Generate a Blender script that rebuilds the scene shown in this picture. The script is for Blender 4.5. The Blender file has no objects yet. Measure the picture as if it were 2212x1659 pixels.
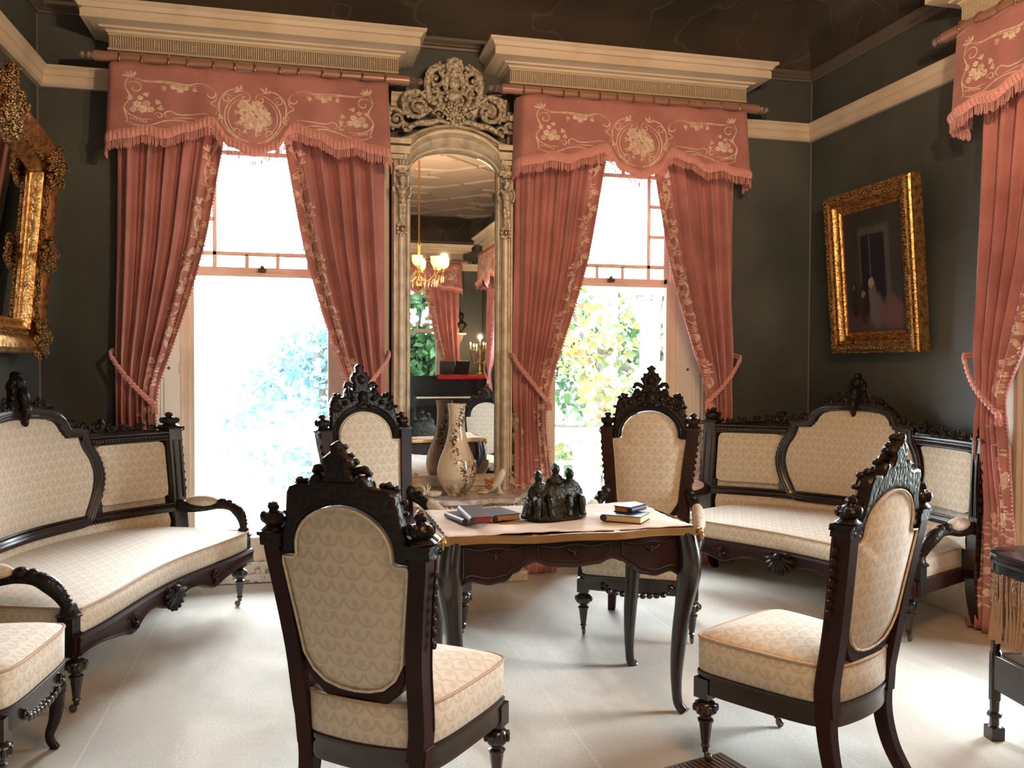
import bpy, math, random
from math import sin, cos, pi, radians as rad, sqrt, floor
from mathutils import Vector, Matrix
from mathutils.geometry import tessellate_polygon
random.seed(7)
SC = bpy.context.scene
COL = SC.collection

# ------------------------------------------------------------------ camera, world, exposure
H = 1.45
def cam_basis(y, p, r):
    f = Vector((sin(y)*cos(p), cos(y)*cos(p), sin(p)))
    a = Vector((cos(y), -sin(y), 0)); b = a.cross(f)
    return cos(r)*a + sin(r)*b, -sin(r)*a + cos(r)*b, f
a_, b_, f_ = cam_basis(0.23586, -0.022347, 0.004231)
cd = bpy.data.cameras.new('camera'); co = bpy.data.objects.new('camera', cd); COL.objects.link(co)
M = Matrix.Identity(4)
for i in range(3):
    M[i][0] = a_[i]; M[i][1] = b_[i]; M[i][2] = -f_[i]
M[2][3] = H
co.matrix_world = M
cd.sensor_width = 36; cd.lens = 1851/2212*36; cd.clip_start = .05; cd.clip_end = 300
SC.camera = co
SC.view_settings.view_transform = 'Standard'; SC.view_settings.look = 'None'
SC.view_settings.gamma = 1; SC.view_settings.use_curve_mapping = False
SC.view_settings.exposure = 0.95
SKY = 27.0
W = bpy.data.worlds.new('world'); SC.world = W; W.use_nodes = True
nt = W.node_tree; bg = nt.nodes['Background']
tc = nt.nodes.new('ShaderNodeTexCoord'); sx = nt.nodes.new('ShaderNodeSeparateXYZ')
mr = nt.nodes.new('ShaderNodeMapRange'); mx = nt.nodes.new('ShaderNodeMix'); mx.data_type = 'RGBA'
nt.links.new(tc.outputs['Generated'], sx.inputs[0]); nt.links.new(sx.outputs['Z'], mr.inputs['Value'])
mr.inputs['From Min'].default_value = -.1; mr.inputs['From Max'].default_value = .7
mx.inputs['A'].default_value = (.93, .97, 1, 1); mx.inputs['B'].default_value = (.80, .90, 1, 1)
nt.links.new(mr.outputs[0], mx.inputs['Factor']); nt.links.new(mx.outputs['Result'], bg.inputs['Color'])
bg.inputs['Strength'].default_value = SKY
cy = SC.cycles
cy.max_bounces = 9; cy.diffuse_bounces = 5; cy.glossy_bounces = 5; cy.transparent_max_bounces = 12; cy.transmission_bounces = 4
cy.caustics_reflective = False; cy.caustics_refractive = False; cy.sample_clamp_indirect = 6
def portal(loc, rz, w, h):
    L = bpy.data.lights.new('window_portal', 'AREA'); L.shape = 'RECTANGLE'; L.size = w; L.size_y = h
    L.cycles.is_portal = True
    o = bpy.data.objects.new('window_portal', L); COL.objects.link(o)
    o.location = loc; o.rotation_euler = (rad(-90), 0, rz)   # -Z of the light looks into the room

# ------------------------------------------------------------------ node helpers
class Mat:
    def __init__(s, name, col=(.5, .5, .5), rough=.5, metal=0, **kw):
        s.m = bpy.data.materials.new(name); s.m.use_nodes = True; s.nt = s.m.node_tree
        s.b = s.nt.nodes['Principled BSDF']
        s.b.inputs['Base Color'].default_value = (*col, 1); s.b.inputs['Roughness'].default_value = rough
        s.b.inputs['Metallic'].default_value = metal
        for k, v in kw.items():
            s.b.inputs[k.replace('_', ' ')].default_value = v
    def node(s, t, **kw):
        n = s.nt.nodes.new(t)
        for k, v in kw.items(): setattr(n, k, v)
        return n
    def set(s, inp, v):
        if isinstance(v, (int, float)): inp.default_value = v
        elif isinstance(v, tuple): inp.default_value = (*v, 1) if len(v) == 3 and inp.type == 'RGBA' else v
        else: s.nt.links.new(v, inp)
    def m_(s, op, a, b=None, c=None):
        n = s.node('ShaderNodeMath', operation=op)
        for i, v in enumerate((a, b, c)):
            if v is not None: s.set(n.inputs[i], v)
        return n.outputs[0]
    def uv(s):
        n = s.node('ShaderNodeTexCoord'); sp = s.node('ShaderNodeSeparateXYZ'); s.nt.links.new(n.outputs['UV'], sp.inputs[0])
        return n.outputs['UV'], sp.outputs[0], sp.outputs[1]
    def obj(s):
        n = s.node('ShaderNodeTexCoord'); return n.outputs['Object']
    def noise(s, scale, detail=3, vec=None, dist=0, out=0):
        n = s.node('ShaderNodeTexNoise'); n.inputs['Scale'].default_value = scale; n.inputs['Detail'].default_value = detail
        n.inputs['Distortion'].default_value = dist
        s.nt.links.new(vec if vec is not None else s.obj(), n.inputs['Vector']); return n.outputs[out]
    def voro(s, scale, vec=None, feature='F1'):
        n = s.node('ShaderNodeTexVoronoi', feature=feature); n.inputs['Scale'].default_value = scale
        s.nt.links.new(vec if vec is not None else s.obj(), n.inputs['Vector']); return n.outputs['Distance']
    def ramp(s, f, a, b, lo=0., hi=1.):
        n = s.node('ShaderNodeMapRange', interpolation_type='SMOOTHSTEP'); s.set(n.inputs['Value'], f)
        for k, v in zip(('From Min', 'From Max', 'To Min', 'To Max'), (a, b, lo, hi)): n.inputs[k].default_value = v
        return n.outputs[0]
    def mix(s, f, a, b):
        n = s.node('ShaderNodeMix', data_type='RGBA'); s.set(n.inputs['Factor'], f); s.set(n.inputs['A'], a); s.set(n.inputs['B'], b)
        return n.outputs['Result']
    def col(s, v): s.set(s.b.inputs['Base Color'], v); return s
    def bump(s, h, strength=.5, dist=.01):
        n = s.node('ShaderNodeBump'); n.inputs['Strength'].default_value = strength; n.inputs['Distance'].default_value = dist
        s.set(n.inputs['Height'], h); s.nt.links.new(n.outputs[0], s.b.inputs['Normal']); return s
    def rough(s, v): s.set(s.b.inputs['Roughness'], v); return s

MT = {}
def mk(name, *a, **k): MT[name] = Mat(name, *a, **k); return MT[name]

def m_wood(name, col, col2, rough, bumpy=0, **kw):
    m = mk(name, col, rough, **kw)
    n = m.noise(6, 4); m.col(m.mix(m.ramp(n, .35, .7), col, col2))
    if bumpy:
        v = m.voro(bumpy); m.bump(m.m_('ADD', m.ramp(v, .0, .6), m.noise(bumpy*1.5, 2)), .35, .005)
    else:
        m.bump(m.noise(40, 3), .06, .003)
    return m
m_wood('ebonized_wood', (.011, .0085, .008), (.028, .013, .010), .27, Coat_Weight=.25, Coat_Roughness=.12)
m_wood('carved_wood', (.010, .008, .0075), (.020, .011, .009), .34, 55, Specular_IOR_Level=.2, Coat_Weight=.03, Coat_Roughness=.15)
m_wood('rosewood', (.032, .010, .009), (.018, .008, .007), .46, Specular_IOR_Level=.16)
m_wood('piano_black', (.008, .008, .010), (.012, .012, .014), .15)

def m_damask(name, base, pat):
    m = mk(name, base, .8, Sheen_Weight=.25)
    uv, u, v = m.uv()
    sc, sh = .074, .046
    vn = m.m_('DIVIDE', v, sh); row = m.m_('FLOOR', vn); fy = m.m_('FRACT', vn)
    par = m.m_('MULTIPLY', m.m_('FRACT', m.m_('MULTIPLY', row, .5)), 1.0)
    fx = m.m_('SUBTRACT', m.m_('FRACT', m.m_('ADD', m.m_('DIVIDE', u, sc), par)), .5)
    dx = m.m_('MULTIPLY', fx, sc); dy = m.m_('MULTIPLY', m.m_('SUBTRACT', 1.0, fy), sh)
    nz = m.noise(230, 2, uv)
    jig = m.m_('MULTIPLY', m.m_('SUBTRACT', nz, .5), .007)
    d = m.m_('ADD', m.m_('SQRT', m.m_('ADD', m.m_('MULTIPLY', dx, dx), m.m_('MULTIPLY', dy, dy))), jig)
    ring = m.m_('MULTIPLY', m.ramp(m.m_('ABSOLUTE', m.m_('SUBTRACT', d, .0335)), .0030, .0065, 1, 0), m.ramp(m.noise(260, 2, uv), .36, .56, .35, 1))
    dy2 = m.m_('SUBTRACT', dy, .014)
    d2 = m.m_('ADD', m.m_('SQRT', m.m_('ADD', m.m_('MULTIPLY', dx, dx), m.m_('MULTIPLY', m.m_('MULTIPLY', dy2, dy2), .7))), m.m_('MULTIPLY', jig, 1.6))
    fl = m.ramp(d2, .009, .0135, .9, 0)
    dot = m.m_('MULTIPLY', fl, m.ramp(m.noise(330, 1, uv), .35, .55, .3, 1))
    mask = m.m_('MULTIPLY', m.m_('MAXIMUM', ring, dot), .8)
    big = m.ramp(m.noise(3, 3), .3, .75)
    c = m.mix(mask, base, pat)
    c = m.mix(m.m_('MULTIPLY', big, .25), c, tuple(x*.82 for x in base))
    m.col(c); m.bump(m.m_('ADD', m.m_('MULTIPLY', mask, -.5), m.noise(600, 1, uv)), .25, .0015)
m_damask('cream_damask', (.71, .62, .48), (.52, .43, .31))
mk('braid', (.50, .36, .24), .8).bump(MT['braid'].noise(300, 1), .8, .003)

m = mk('velvet', (.47, .18, .15), .85, Sheen_Weight=.5, Sheen_Roughness=.4)
m.b.inputs['Sheen Tint'].default_value = (1, .75, .7, 1)
m.col(m.mix(m.ramp(m.noise(5, 4), .3, .7), (.44, .18, .165), (.57, .245, .225))); m.bump(m.noise(260, 2), .25, .002)
m = mk('embroidery', (.74, .55, .42), .7, Sheen_Weight=.3)
m.col(m.mix(m.ramp(m.noise(26, 2), .4, .6), (.84, .68, .55), (.72, .47, .36)))
mk('fringe_silk', (.70, .31, .27), .7, Sheen_Weight=.4)
mk('band_silk', (.82, .36, .32), .6, Sheen_Weight=.5).bump(MT['band_silk'].noise(160, 2), .8, .008)
m = mk('cream_paint', (.70, .60, .47), .42); m.col(m.mix(m.ramp(m.noise(3, 5), .4, .75), (.82, .70, .56), (.70, .57, .42)))
m = mk('old_paint', (.72, .66, .56), .5)
z_ = m.node('ShaderNodeSeparateXYZ'); m.nt.links.new(m.obj(), z_.inputs[0])
m.col(m.mix(m.m_('MULTIPLY', m.ramp(m.noise(22, 6), .5, .62), m.ramp(z_.outputs[2], .02, .3, .8, 0)), (.76, .70, .60), (.12, .10, .07)))
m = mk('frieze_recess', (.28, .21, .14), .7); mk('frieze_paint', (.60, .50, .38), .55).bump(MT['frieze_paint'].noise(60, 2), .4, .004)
m = mk('wall_paper', (.075, .08, .078), .6)
m.col(m.mix(m.ramp(m.noise(1.2, 5), .3, .72), (.062, .070, .066), (.112, .120, .102))); m.bump(m.noise(180, 2), .3, .002)
m = mk('cove_plaster', (.06, .05, .04), .85)
n_ = m.node('ShaderNodeTexWave', wave_type='RINGS', rings_direction='SPHERICAL'); n_.inputs['Scale'].default_value = 2.0
n_.inputs['Distortion'].default_value = 9; n_.inputs['Detail'].default_value = 2.2; n_.inputs['Detail Scale'].default_value = 1.1
m.nt.links.new(m.obj(), n_.inputs['Vector']); ln = m.ramp(n_.outputs['Fac'], .975, .998, 0, .6)
m.col(m.mix(m.m_('MULTIPLY', ln, .6), m.mix(m.ramp(m.noise(2, 4), .3, .7), (.045, .037, .027), (.075, .055, .042)), (.14, .11, .08)))
m.bump(m.m_('ADD', ln, m.m_('MULTIPLY', m.noise(30, 3), .3)), .5, .01)
m = mk('ceiling_plaster', (.25, .20, .165), .6).bump(MT['ceiling_plaster'].noise(20, 3), .2, .004)
m = mk('crown_paint', (.16, .13, .11), .5)
m = mk('carpet', (.6, .57, .5), .95, Sheen_Weight=.2)
ob = m.obj(); st = m.node('ShaderNodeMapping'); m.nt.links.new(ob, st.inputs[0]); st.inputs['Scale'].default_value = (1, .35, 1); st.inputs['Rotation'].default_value = (0, 0, .5)
n1 = m.noise(2.2, 5, st.outputs[0], .4); n2 = m.noise(90, 2)
n3 = m.noise(1.1, 6, None, .8); c = m.mix(m.ramp(n1, .38, .62), (.70, .66, .57), (.50, .46, .38)); c = m.mix(m.ramp(n3, .50, .68, 0, .55), c, (.40, .35, .28)); c = m.mix(m.ramp(n2, .3, .8, 0, .35), c, (.36, .33, .27))
sp = m.node('ShaderNodeSeparateXYZ'); m.nt.links.new(ob, sp.inputs[0])
seam = m.ramp(m.m_('ABSOLUTE', m.m_('SUBTRACT', m.m_('FRACT', m.m_('DIVIDE', m.m_('ADD', sp.outputs[0], .35), .92)), .5)), .0, .008, .35, 0)
c = m.mix(seam, c, (.78, .75, .68)); m.col(c); m.bump(m.m_('ADD', n2, m.noise(400, 1)), .5, .004)
m = mk('gilt', (.80, .43, .14), .36, 1.0); m.col(m.mix(m.ramp(m.noise(30, 4), .35, .75), (.86, .50, .18), (.30, .14, .05)))
m.bump(m.voro(70), .5, .004)
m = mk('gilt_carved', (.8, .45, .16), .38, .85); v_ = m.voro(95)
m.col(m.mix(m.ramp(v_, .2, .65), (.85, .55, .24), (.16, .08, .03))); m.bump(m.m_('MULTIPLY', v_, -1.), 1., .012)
m = mk('aged_gilt', (.42, .34, .24), .5, .25); m.col(m.mix(m.ramp(m.noise(14, 5), .35, .7), (.72, .63, .49), (.50, .42, .32))); m.bump(m.noise(90, 2), .3, .003)
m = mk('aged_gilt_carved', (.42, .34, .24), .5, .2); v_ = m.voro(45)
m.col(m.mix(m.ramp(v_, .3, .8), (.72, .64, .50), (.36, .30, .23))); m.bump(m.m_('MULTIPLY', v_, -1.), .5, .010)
mk('mirror_glass', (.86, .87, .86), .012, 1.0)
m = mk('marble', (.62, .58, .54), .18); m.col(m.mix(m.ramp(m.noise(9, 7, None, 1.5), .42, .62), (.74, .71, .69), (.46, .43, .42)))
mk('brass', (.70, .45, .20), .25, 1.0)
mk('ormolu', (.40, .23, .09), .32, .85).bump(MT['ormolu'].noise(60, 2), .3, .003)
mk('rod_rose', (.44, .24, .18), .3, .2, Coat_Weight=.5)
mk('crystal', (.85, .80, .78), .08, .2, Coat_Weight=1.); mk('pole_end', (.30, .22, .20), .15, .4, Coat_Weight=1.)
m = mk('bronze', (.035, .036, .030), .28, .8); m.bump(m.noise(55, 5), .9, .012)
mk('caster_brass', (.16, .13, .10), .3, .9)
mk('cloth_cream', (.76, .62, .50), .85).bump(MT['cloth_cream'].noise(9, 3), .5, .012)
mk('porcelain', (.80, .74, .62), .15, Coat_Weight=.6)
mk('porcelain_gold', (.55, .27, .08), .3, .4)
for nme, c in dict(book_plum=(.060, .030, .032), book_black=(.016, .015, .015), book_blue=(.020, .025, .07), book_brown=(.10, .055, .03), book_dark=(.02, .016, .014)).items(): mk(nme, c, .5).bump(MT[nme].noise(200, 2), .2, .002)
for nme, c in dict(pages_red=(.30, .02, .02), pages_yellow=(.62, .50, .27), pages_orange=(.52, .20, .055), pages_tan=(.48, .26, .14), red_cloth=(.45, .01, .02), ivory=(.8, .76, .66)).items(): mk(nme, c, .7)
m = mk('vase_glaze', (.74, .60, .43), .16, Coat_Weight=.6)
ob = m.obj(); zz = m.node('ShaderNodeSeparateXYZ'); m.nt.links.new(ob, zz.inputs[0])
vine = m.m_('ABSOLUTE', m.m_('SUBTRACT', zz.outputs[0], m.m_('MULTIPLY', m.m_('SINE', m.m_('MULTIPLY', zz.outputs[2], 14)), .035)))
near = m.ramp(m.m_('ADD', vine, m.m_('MULTIPLY', m.noise(16, 3), .05)), .035, .075, 1, 0)
lf = m.m_('MULTIPLY', m.ramp(m.noise(62, 4, None, .6), .49, .54), near)
ground = m.m_('MULTIPLY', m.ramp(zz.outputs[2], .03, .17, 1, 0), m.ramp(m.noise(15, 5), .42, .6))
right = m.m_('MULTIPLY', m.ramp(zz.outputs[0], .0, .1), m.m_('MULTIPLY', m.ramp(m.noise(50, 4, None, .8), .50, .55), m.ramp(zz.outputs[2], .2, .3, 1, 0)))
m.col(m.mix(m.m_('MAXIMUM', m.m_('MAXIMUM', lf, right), m.m_('MULTIPLY', ground, .75)), (.78, .64, .46), (.09, .065, .05)))
mk('tassel_thread', (.40, .27, .17), .85)
mk('white_stone', (.20, .20, .20), .6)
mk('verandah_floor', (.45, .47, .47), .7)
mk('bark', (.075, .07, .062), .9).bump(MT['bark'].noise(14, 4), .6, .02)
mk('bulb', (1, .8, .5), .4)
MT['bulb'].b.inputs['Emission Color'].default_value = (1, .52, .16, 1); MT['bulb'].b.inputs['Emission Strength'].default_value = 7
def m_leaf(name, a, b, c=None):
    m = mk(name, a, .6); n = m.node('ShaderNodeTexNoise'); n.inputs['Scale'].default_value = 3.3; n.inputs['Detail'].default_value = 5
    g = m.node('ShaderNodeNewGeometry'); m.nt.links.new(g.outputs['Position'], n.inputs['Vector'])
    x = m.mix(m.ramp(n.outputs[0], .38, .62), a, b)
    if c:
        n2 = m.node('ShaderNodeTexNoise'); n2.inputs['Scale'].default_value = 7; m.nt.links.new(g.outputs['Position'], n2.inputs['Vector'])
        x = m.mix(m.ramp(n2.outputs[0], .56, .64), x, c)
    m.col(x)
    tr = m.node('ShaderNodeBsdfTranslucent'); m.set(tr.inputs[0], x); ms = m.node('ShaderNodeMixShader'); ms.inputs[0].default_value = .35
    out = m.nt.nodes['Material Output']; m.nt.links.new(m.b.outputs[0], ms.inputs[1]); m.nt.links.new(tr.outputs[0], ms.inputs[2]); m.nt.links.new(ms.outputs[0], out.inputs[0])
m_leaf('autumn_leaves', (.15, .12, .03), (.06, .10, .03), (.19, .07, .03))
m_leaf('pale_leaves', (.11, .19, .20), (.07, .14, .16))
m_leaf('deep_leaves', (.012, .045, .012), (.03, .09, .022), (.07, .13, .05))
m_leaf('green_leaves', (.045, .085, .03), (.03, .065, .025))
mk('lawn', (.07, .09, .055), .95)
g = mk('shade_glass', (.9, .8, .7), .2); out = g.nt.nodes['Material Output']
tr = g.node('ShaderNodeBsdfTransparent'); tr.inputs[0].default_value = (1, .9, .75, 1); tl = g.node('ShaderNodeBsdfTranslucent'); tl.inputs[0].default_value = (1, .85, .65, 1)
ms = g.node('ShaderNodeMixShader'); ms.inputs[0].default_value = .35; g.nt.links.new(tr.outputs[0], ms.inputs[1]); g.nt.links.new(tl.outputs[0], ms.inputs[2]); g.nt.links.new(ms.outputs[0], out.inputs[0])
# thin window glass: clear with a faint reflection
g = mk('window_glass'); out = g.nt.nodes['Material Output']
tr = g.node('ShaderNodeBsdfTransparent'); gl = g.node('ShaderNodeBsdfGlossy'); gl.inputs['Roughness'].default_value = .02
fr = g.node('ShaderNodeFresnel'); fr.inputs[0].default_value = 1.45; ms = g.node('ShaderNodeMixShader')
g.nt.links.new(fr.outputs[0], ms.inputs[0]); g.nt.links.new(tr.outputs[0], ms.inputs[1]); g.nt.links.new(gl.outputs[0], ms.inputs[2]); g.nt.links.new(ms.outputs[0], out.inputs[0])
# the oil painting: a dim panelled hall with a tall doorway and figures in pale dresses
m = mk('oil_painting', (.1, .1, .1), .35)
uv, u, v = m.uv()
wn = m.noise(7, 4, uv); wob = m.m_('MULTIPLY', m.m_('SUBTRACT', wn, .5), .12)
def rect(cx, cy_, rx, ry, s=.03):
    return m.m_('MULTIPLY', m.ramp(m.m_('ABSOLUTE', m.m_('SUBTRACT', u, cx)), rx-s, rx+s, 1, 0), m.ramp(m.m_('ABSOLUTE', m.m_('SUBTRACT', v, cy_)), ry-s, ry+s, 1, 0))
def ell(cx, cy_, rx, ry):
    a = m.m_('DIVIDE', m.m_('SUBTRACT', m.m_('ADD', u, wob), cx), rx); b = m.m_('DIVIDE', m.m_('SUBTRACT', m.m_('SUBTRACT', v, wob), cy_), ry)
    return m.ramp(m.m_('ADD', m.m_('MULTIPLY', a, a), m.m_('MULTIPLY', b, b)), .6, 1.2, 1, 0)
c = m.mix(wn, (.020, .024, .026), (.055, .058, .056))
c = m.mix(rect(.52, .52, .26, .33, .015), c, (.085, .085, .076)); c = m.mix(rect(.50, .47, .20, .32, .012), c, (.010, .013, .020))
c = m.mix(rect(.45, .62, .012, .16, .01), c, (.09, .10, .13))
c = m.mix(rect(.5, .04, .6, .1, .05), c, (.075, .055, .055))
for e in ((.15, .28, .07, .16, .012, .010, .012), (.30, .24, .08, .17, .03, .012, .012), (.14, .38, .03, .025, .20, .12, .09), (.30, .32, .04, .035, .28, .22, .19), (.46, .25, .07, .19, .16, .15, .14),
          (.45, .40, .055, .045, .42, .33, .24), (.53, .18, .11, .16, .14, .12, .13), (.78, .15, .20, .14, .16, .085, .085)):
    c = m.mix(m.m_('MULTIPLY', ell(*e[:4]), .85), c, e[4:])
m.col(c)

# ------------------------------------------------------------------ mesh builder
class MB:
    def __init__(s): s.v = []; s.f = []; s.uv = []; s.has = False
    def add(s, vs, fs, uvs=None, M=None):
        o = len(s.v)
        for i, p in enumerate(vs):
            p = Vector(p); s.v.append(M @ p if M is not None else p)
            s.uv.append(uvs[i] if uvs else None)
        if uvs: s.has = True
        s.f += [tuple(i+o for i in f) for f in fs]; return s
    def box(s, c, d, M=None):
        x, y, z = c; a, b, e = d[0]/2, d[1]/2, d[2]/2
        vs = [(x+i*a, y+j*b, z+k*e) for i in (-1, 1) for j in (-1, 1) for k in (-1, 1)]
        return s.add(vs, [(0, 1, 3, 2), (4, 6, 7, 5), (0, 4, 5, 1), (2, 3, 7, 6), (0, 2, 6, 4), (1, 5, 7, 3)], M=M)
    def bx(s, x0, x1, y0, y1, z0, z1, M=None): return s.box(((x0+x1)/2, (y0+y1)/2, (z0+z1)/2), (abs(x1-x0), abs(y1-y0), abs(z1-z0)), M)
    def loft(s, rings, closed=True, cap=True, M=None, uvs=None, wrap=False):
        n = len(rings[0]); vs = [p for r in rings for p in r]; fs = []
        k = len(rings)
        for i in range(k if wrap else k-1):
            i2 = (i+1) % k
            for j in range(n if closed else n-1):
                j2 = (j+1) % n
                fs.append((i*n+j, i*n+j2, i2*n+j2, i2*n+j))
        if cap and closed and not wrap:
            fs.append(tuple(range(n-1, -1, -1))); fs.append(tuple((k-1)*n+j for j in range(n)))
        return s.add(vs, fs, uvs, M)
    def lathe(s, prof, n=20, c=(0, 0, 0), M=None, sq=0, ph=0):
        rings = []
        for r, z in prof:
            ring = []
            for i in range(n):
                t = 2*pi*i/n+ph
                ring.append((c[0]+r*cos(t), c[1]+r*sin(t), c[2]+z))
            rings.append(ring)
        return s.loft(rings, M=M)
    def tube(s, pts, r, n=8, closed=False, flat=1., ph=0., M=None, up=None):
        pts = [Vector(p) for p in pts]; k = len(pts); rr = r if isinstance(r, (list, tuple)) else [r]*k
        rings = []; nrm = None
        for i in range(k):
            if closed: t = pts[(i+1) % k]-pts[i-1]
            else: t = pts[min(i+1, k-1)]-pts[max(i-1, 0)]
            if t.length < 1e-9: t = Vector((0, 0, 1))
            t.normalize()
            if up is not None: nrm = Vector(up)
            elif nrm is None: nrm = Vector((0, 1, 0)) if abs(t.y) < .9 else Vector((1, 0, 0))
            nrm = nrm - t*nrm.dot(t)
            if nrm.length < 1e-6: nrm = t.orthogonal()
            nrm.normalize(); b = t.cross(nrm)
            rings.append([pts[i]+rr[i]*(nrm*cos(2*pi*j/n+ph)*flat+b*sin(2*pi*j/n+ph)) for j in range(n)])
        return s.loft(rings, cap=not closed, wrap=closed, M=M)
    def sph(s, c, r, nu=10, nv=7, M=None):
        if isinstance(r, (int, float)): r = (r, r, r)
        rings = []
        for i in range(1, nv):
            t = pi*i/nv
            rings.append([(c[0]+r[0]*sin(t)*cos(2*pi*j/nu), c[1]+r[1]*sin(t)*sin(2*pi*j/nu), c[2]-r[2]*cos(t)) for j in range(nu)])
        vs = [p for g_ in rings for p in g_]; fs = []
        for i in range(nv-2):
            for j in range(nu): fs.append((i*nu+j, i*nu+(j+1) % nu, (i+1)*nu+(j+1) % nu, (i+1)*nu+j))
        b = len(vs); vs += [(c[0], c[1], c[2]-r[2]), (c[0], c[1], c[2]+r[2])]
        for j in range(nu): fs.append((b, (j+1) % nu, j)); fs.append((b+1, (nv-2)*nu+j, (nv-2)*nu+(j+1) % nu))
        return s.add(vs, fs, M=M)
    def plate(s, ol, y, t, b=.006, M=None):
        """outline in x,z; thickness t about y, edges rounded by b"""
        n = len(ol); P = [Vector((p[0], 0, p[1])) for p in ol]
        area = sum(P[i].x*P[(i+1) % n].z-P[(i+1) % n].x*P[i].z for i in range(n)); sg = 1 if area > 0 else -1
        def ins(d):
            o = []
            for i in range(n):
                e1 = (P[i]-P[i-1]); e2 = (P[(i+1) % n]-P[i])
                e1 = e1.normalized() if e1.length > 1e-7 else Vector((1, 0, 0)); e2 = e2.normalized() if e2.length > 1e-7 else e1
                nn = Vector((-(e1.z+e2.z), 0, e1.x+e2.x))
                nn = nn.normalized() if nn.length > 1e-6 else Vector((-e1.z, 0, e1.x))
                o.append(P[i]+nn*sg*d)
            return o
        rings = []
        for d, yy in ((b, y-t/2), (b*.3, y-t/2+b*.3), (0, y-t/2+b), (0, y+t/2-b), (b*.3, y+t/2-b*.3), (b, y+t/2)):
            rings.append([Vector((q.x, yy, q.z)) for q in ins(d)])
        o = len(s.v); s.loft(rings, M=M, cap=False)
        tris = tessellate_polygon([[Vector((p.x, p.z, 0)) for p in P]]); k = o+5*n
        for t in tris: s.f.append(tuple(o+i for i in t)); s.f.append(tuple(k+i for i in reversed(t)))
        return s
    def warp(s, fn): s.v = [Vector(fn(p)) for p in s.v]; return s
    def xf(s, M): s.v = [M @ p for p in s.v]; return s
    def mirror_x(s):
        n = len(s.v); s.v += [Vector((-p.x, p.y, p.z)) for p in s.v[:n]]; s.uv += s.uv[:n]
        s.f += [tuple(i+n for i in reversed(f)) for f in s.f[:]]; return s
    def build(s, name, mat, parent=None, smooth=40, bevel=0, sub=0, label=None, remesh=0, kind=None, mats=None, fm=None):
        me = bpy.data.meshes.new(name); me.from_pydata([tuple(p) for p in s.v], [], s.f); me.update()
        ul = me.uv_layers.new(name='UVMap'); d = ul.data
        for p in me.polygons:
            nx, ny, nz = abs(p.normal.x), abs(p.normal.y), abs(p.normal.z)
            for li in p.loop_indices:
                vi = me.loops[li].vertex_index; q = me.vertices[vi].co
                if s.has and s.uv[vi] is not None: d[li].uv = s.uv[vi]
                elif nz >= nx and nz >= ny: d[li].uv = (q.x, q.y)
                elif ny >= nx: d[li].uv = (q.x, q.z)
                else: d[li].uv = (q.y, q.z)
        me.materials.append(MT[mat].m)
        if mats:
            for x in mats: me.materials.append(MT[x].m)
            for p in me.polygons: p.material_index = fm(p)
        if smooth:
            me.polygons.foreach_set('use_smooth', [True]*len(me.polygons)); me.set_sharp_from_angle(angle=rad(smooth))
        o = bpy.data.objects.new(name, me); COL.objects.link(o)
        if parent is not None: o.parent = parent
        if bevel:
            b = o.modifiers.new('bevel', 'BEVEL'); b.width = bevel; b.segments = 2; b.limit_method = 'ANGLE'; b.angle_limit = rad(40)
        if remesh:
            r = o.modifiers.new('remesh', 'REMESH'); r.mode = 'VOXEL'; r.voxel_size = remesh; r.use_smooth_shade = True
        if sub:
            b = o.modifiers.new('sub', 'SUBSURF'); b.levels = b.render_levels = sub
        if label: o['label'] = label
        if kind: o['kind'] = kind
        return o

def tag(o, label=None, cat=None, group=None, kind=None):
    if label: o['label'] = label
    if cat: o['category'] = cat
    if group: o['group'] = group
    if kind: o['kind'] = kind
    return o
def empty(name, loc=(0, 0, 0), rz=0, rx=0, ry=0):
    o = bpy.data.objects.new(name, None); COL.objects.link(o); o.location = loc; o.rotation_euler = (rx, ry, rz); o.empty_display_size = .1
    return o
def copy_tree(o, parent=None):
    c = o.copy(); COL.objects.link(c)
    if parent is not None: c.parent = parent
    for ch in list(o.children): copy_tree(ch, c)
    return c
def catmull(P, n=6, closed=False):
    out = []; k = len(P); P = [Vector(p) for p in P]
    for i in range(k if closed else k-1):
        if closed: a, b, c, d = P[i-1], P[i], P[(i+1) % k], P[(i+2) % k]
        else: a, b, c, d = P[max(i-1, 0)], P[i], P[i+1], P[min(i+2, k-1)]
        for j in range(n):
            t = j/n
            out.append(.5*((2*b)+(-a+c)*t+(2*a-5*b+4*c-d)*t*t+(-a+3*b-3*c+d)*t*t*t))
    if not closed: out.append(P[-1])
    return out
def spiral(cx, cz, r, turns=1.6, a0=0., ccw=1, n=26, y=0, end=.12):
    return [Vector((cx+r*(1-(1-end)*i/n)*cos(a0+ccw*2*pi*turns*i/n), y, cz+r*(1-(1-end)*i/n)*sin(a0+ccw*2*pi*turns*i/n))) for i in range(n+1)]
def interp(tab, x):
    if x <= tab[0][0]: return tab[0][1]
    for (a, p), (b, q) in zip(tab, tab[1:]):
        if x <= b:
            t = (x-a)/(b-a); t = t*t*(3-2*t); return p+(q-p)*t
    return tab[-1][1]
LAMP_W = 62
# ------------------------------------------------------------------ room shell
XL, XR, YB, YF, XJ, YJ = -1.61, 3.745, 5.857, -3.9, 3.13, -.75
UNITS = [(-.285, YB, 0), (2.187, YB, 0), (XR, 3.165, -pi/2), (1.87, YF, pi), (XJ, -1.70, -pi/2)]
OH, OZ0, OZ1 = .66, 0.0, 3.03      # opening half width, bottom, top
for (ux, uy, ur) in UNITS:
    o = Vector((0, .30, 1.55)); o.rotate(Matrix.Rotation(ur, 3, 'Z')); portal((ux+o.x, uy+o.y, o.z), ur, 1.25, 2.95)

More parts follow.
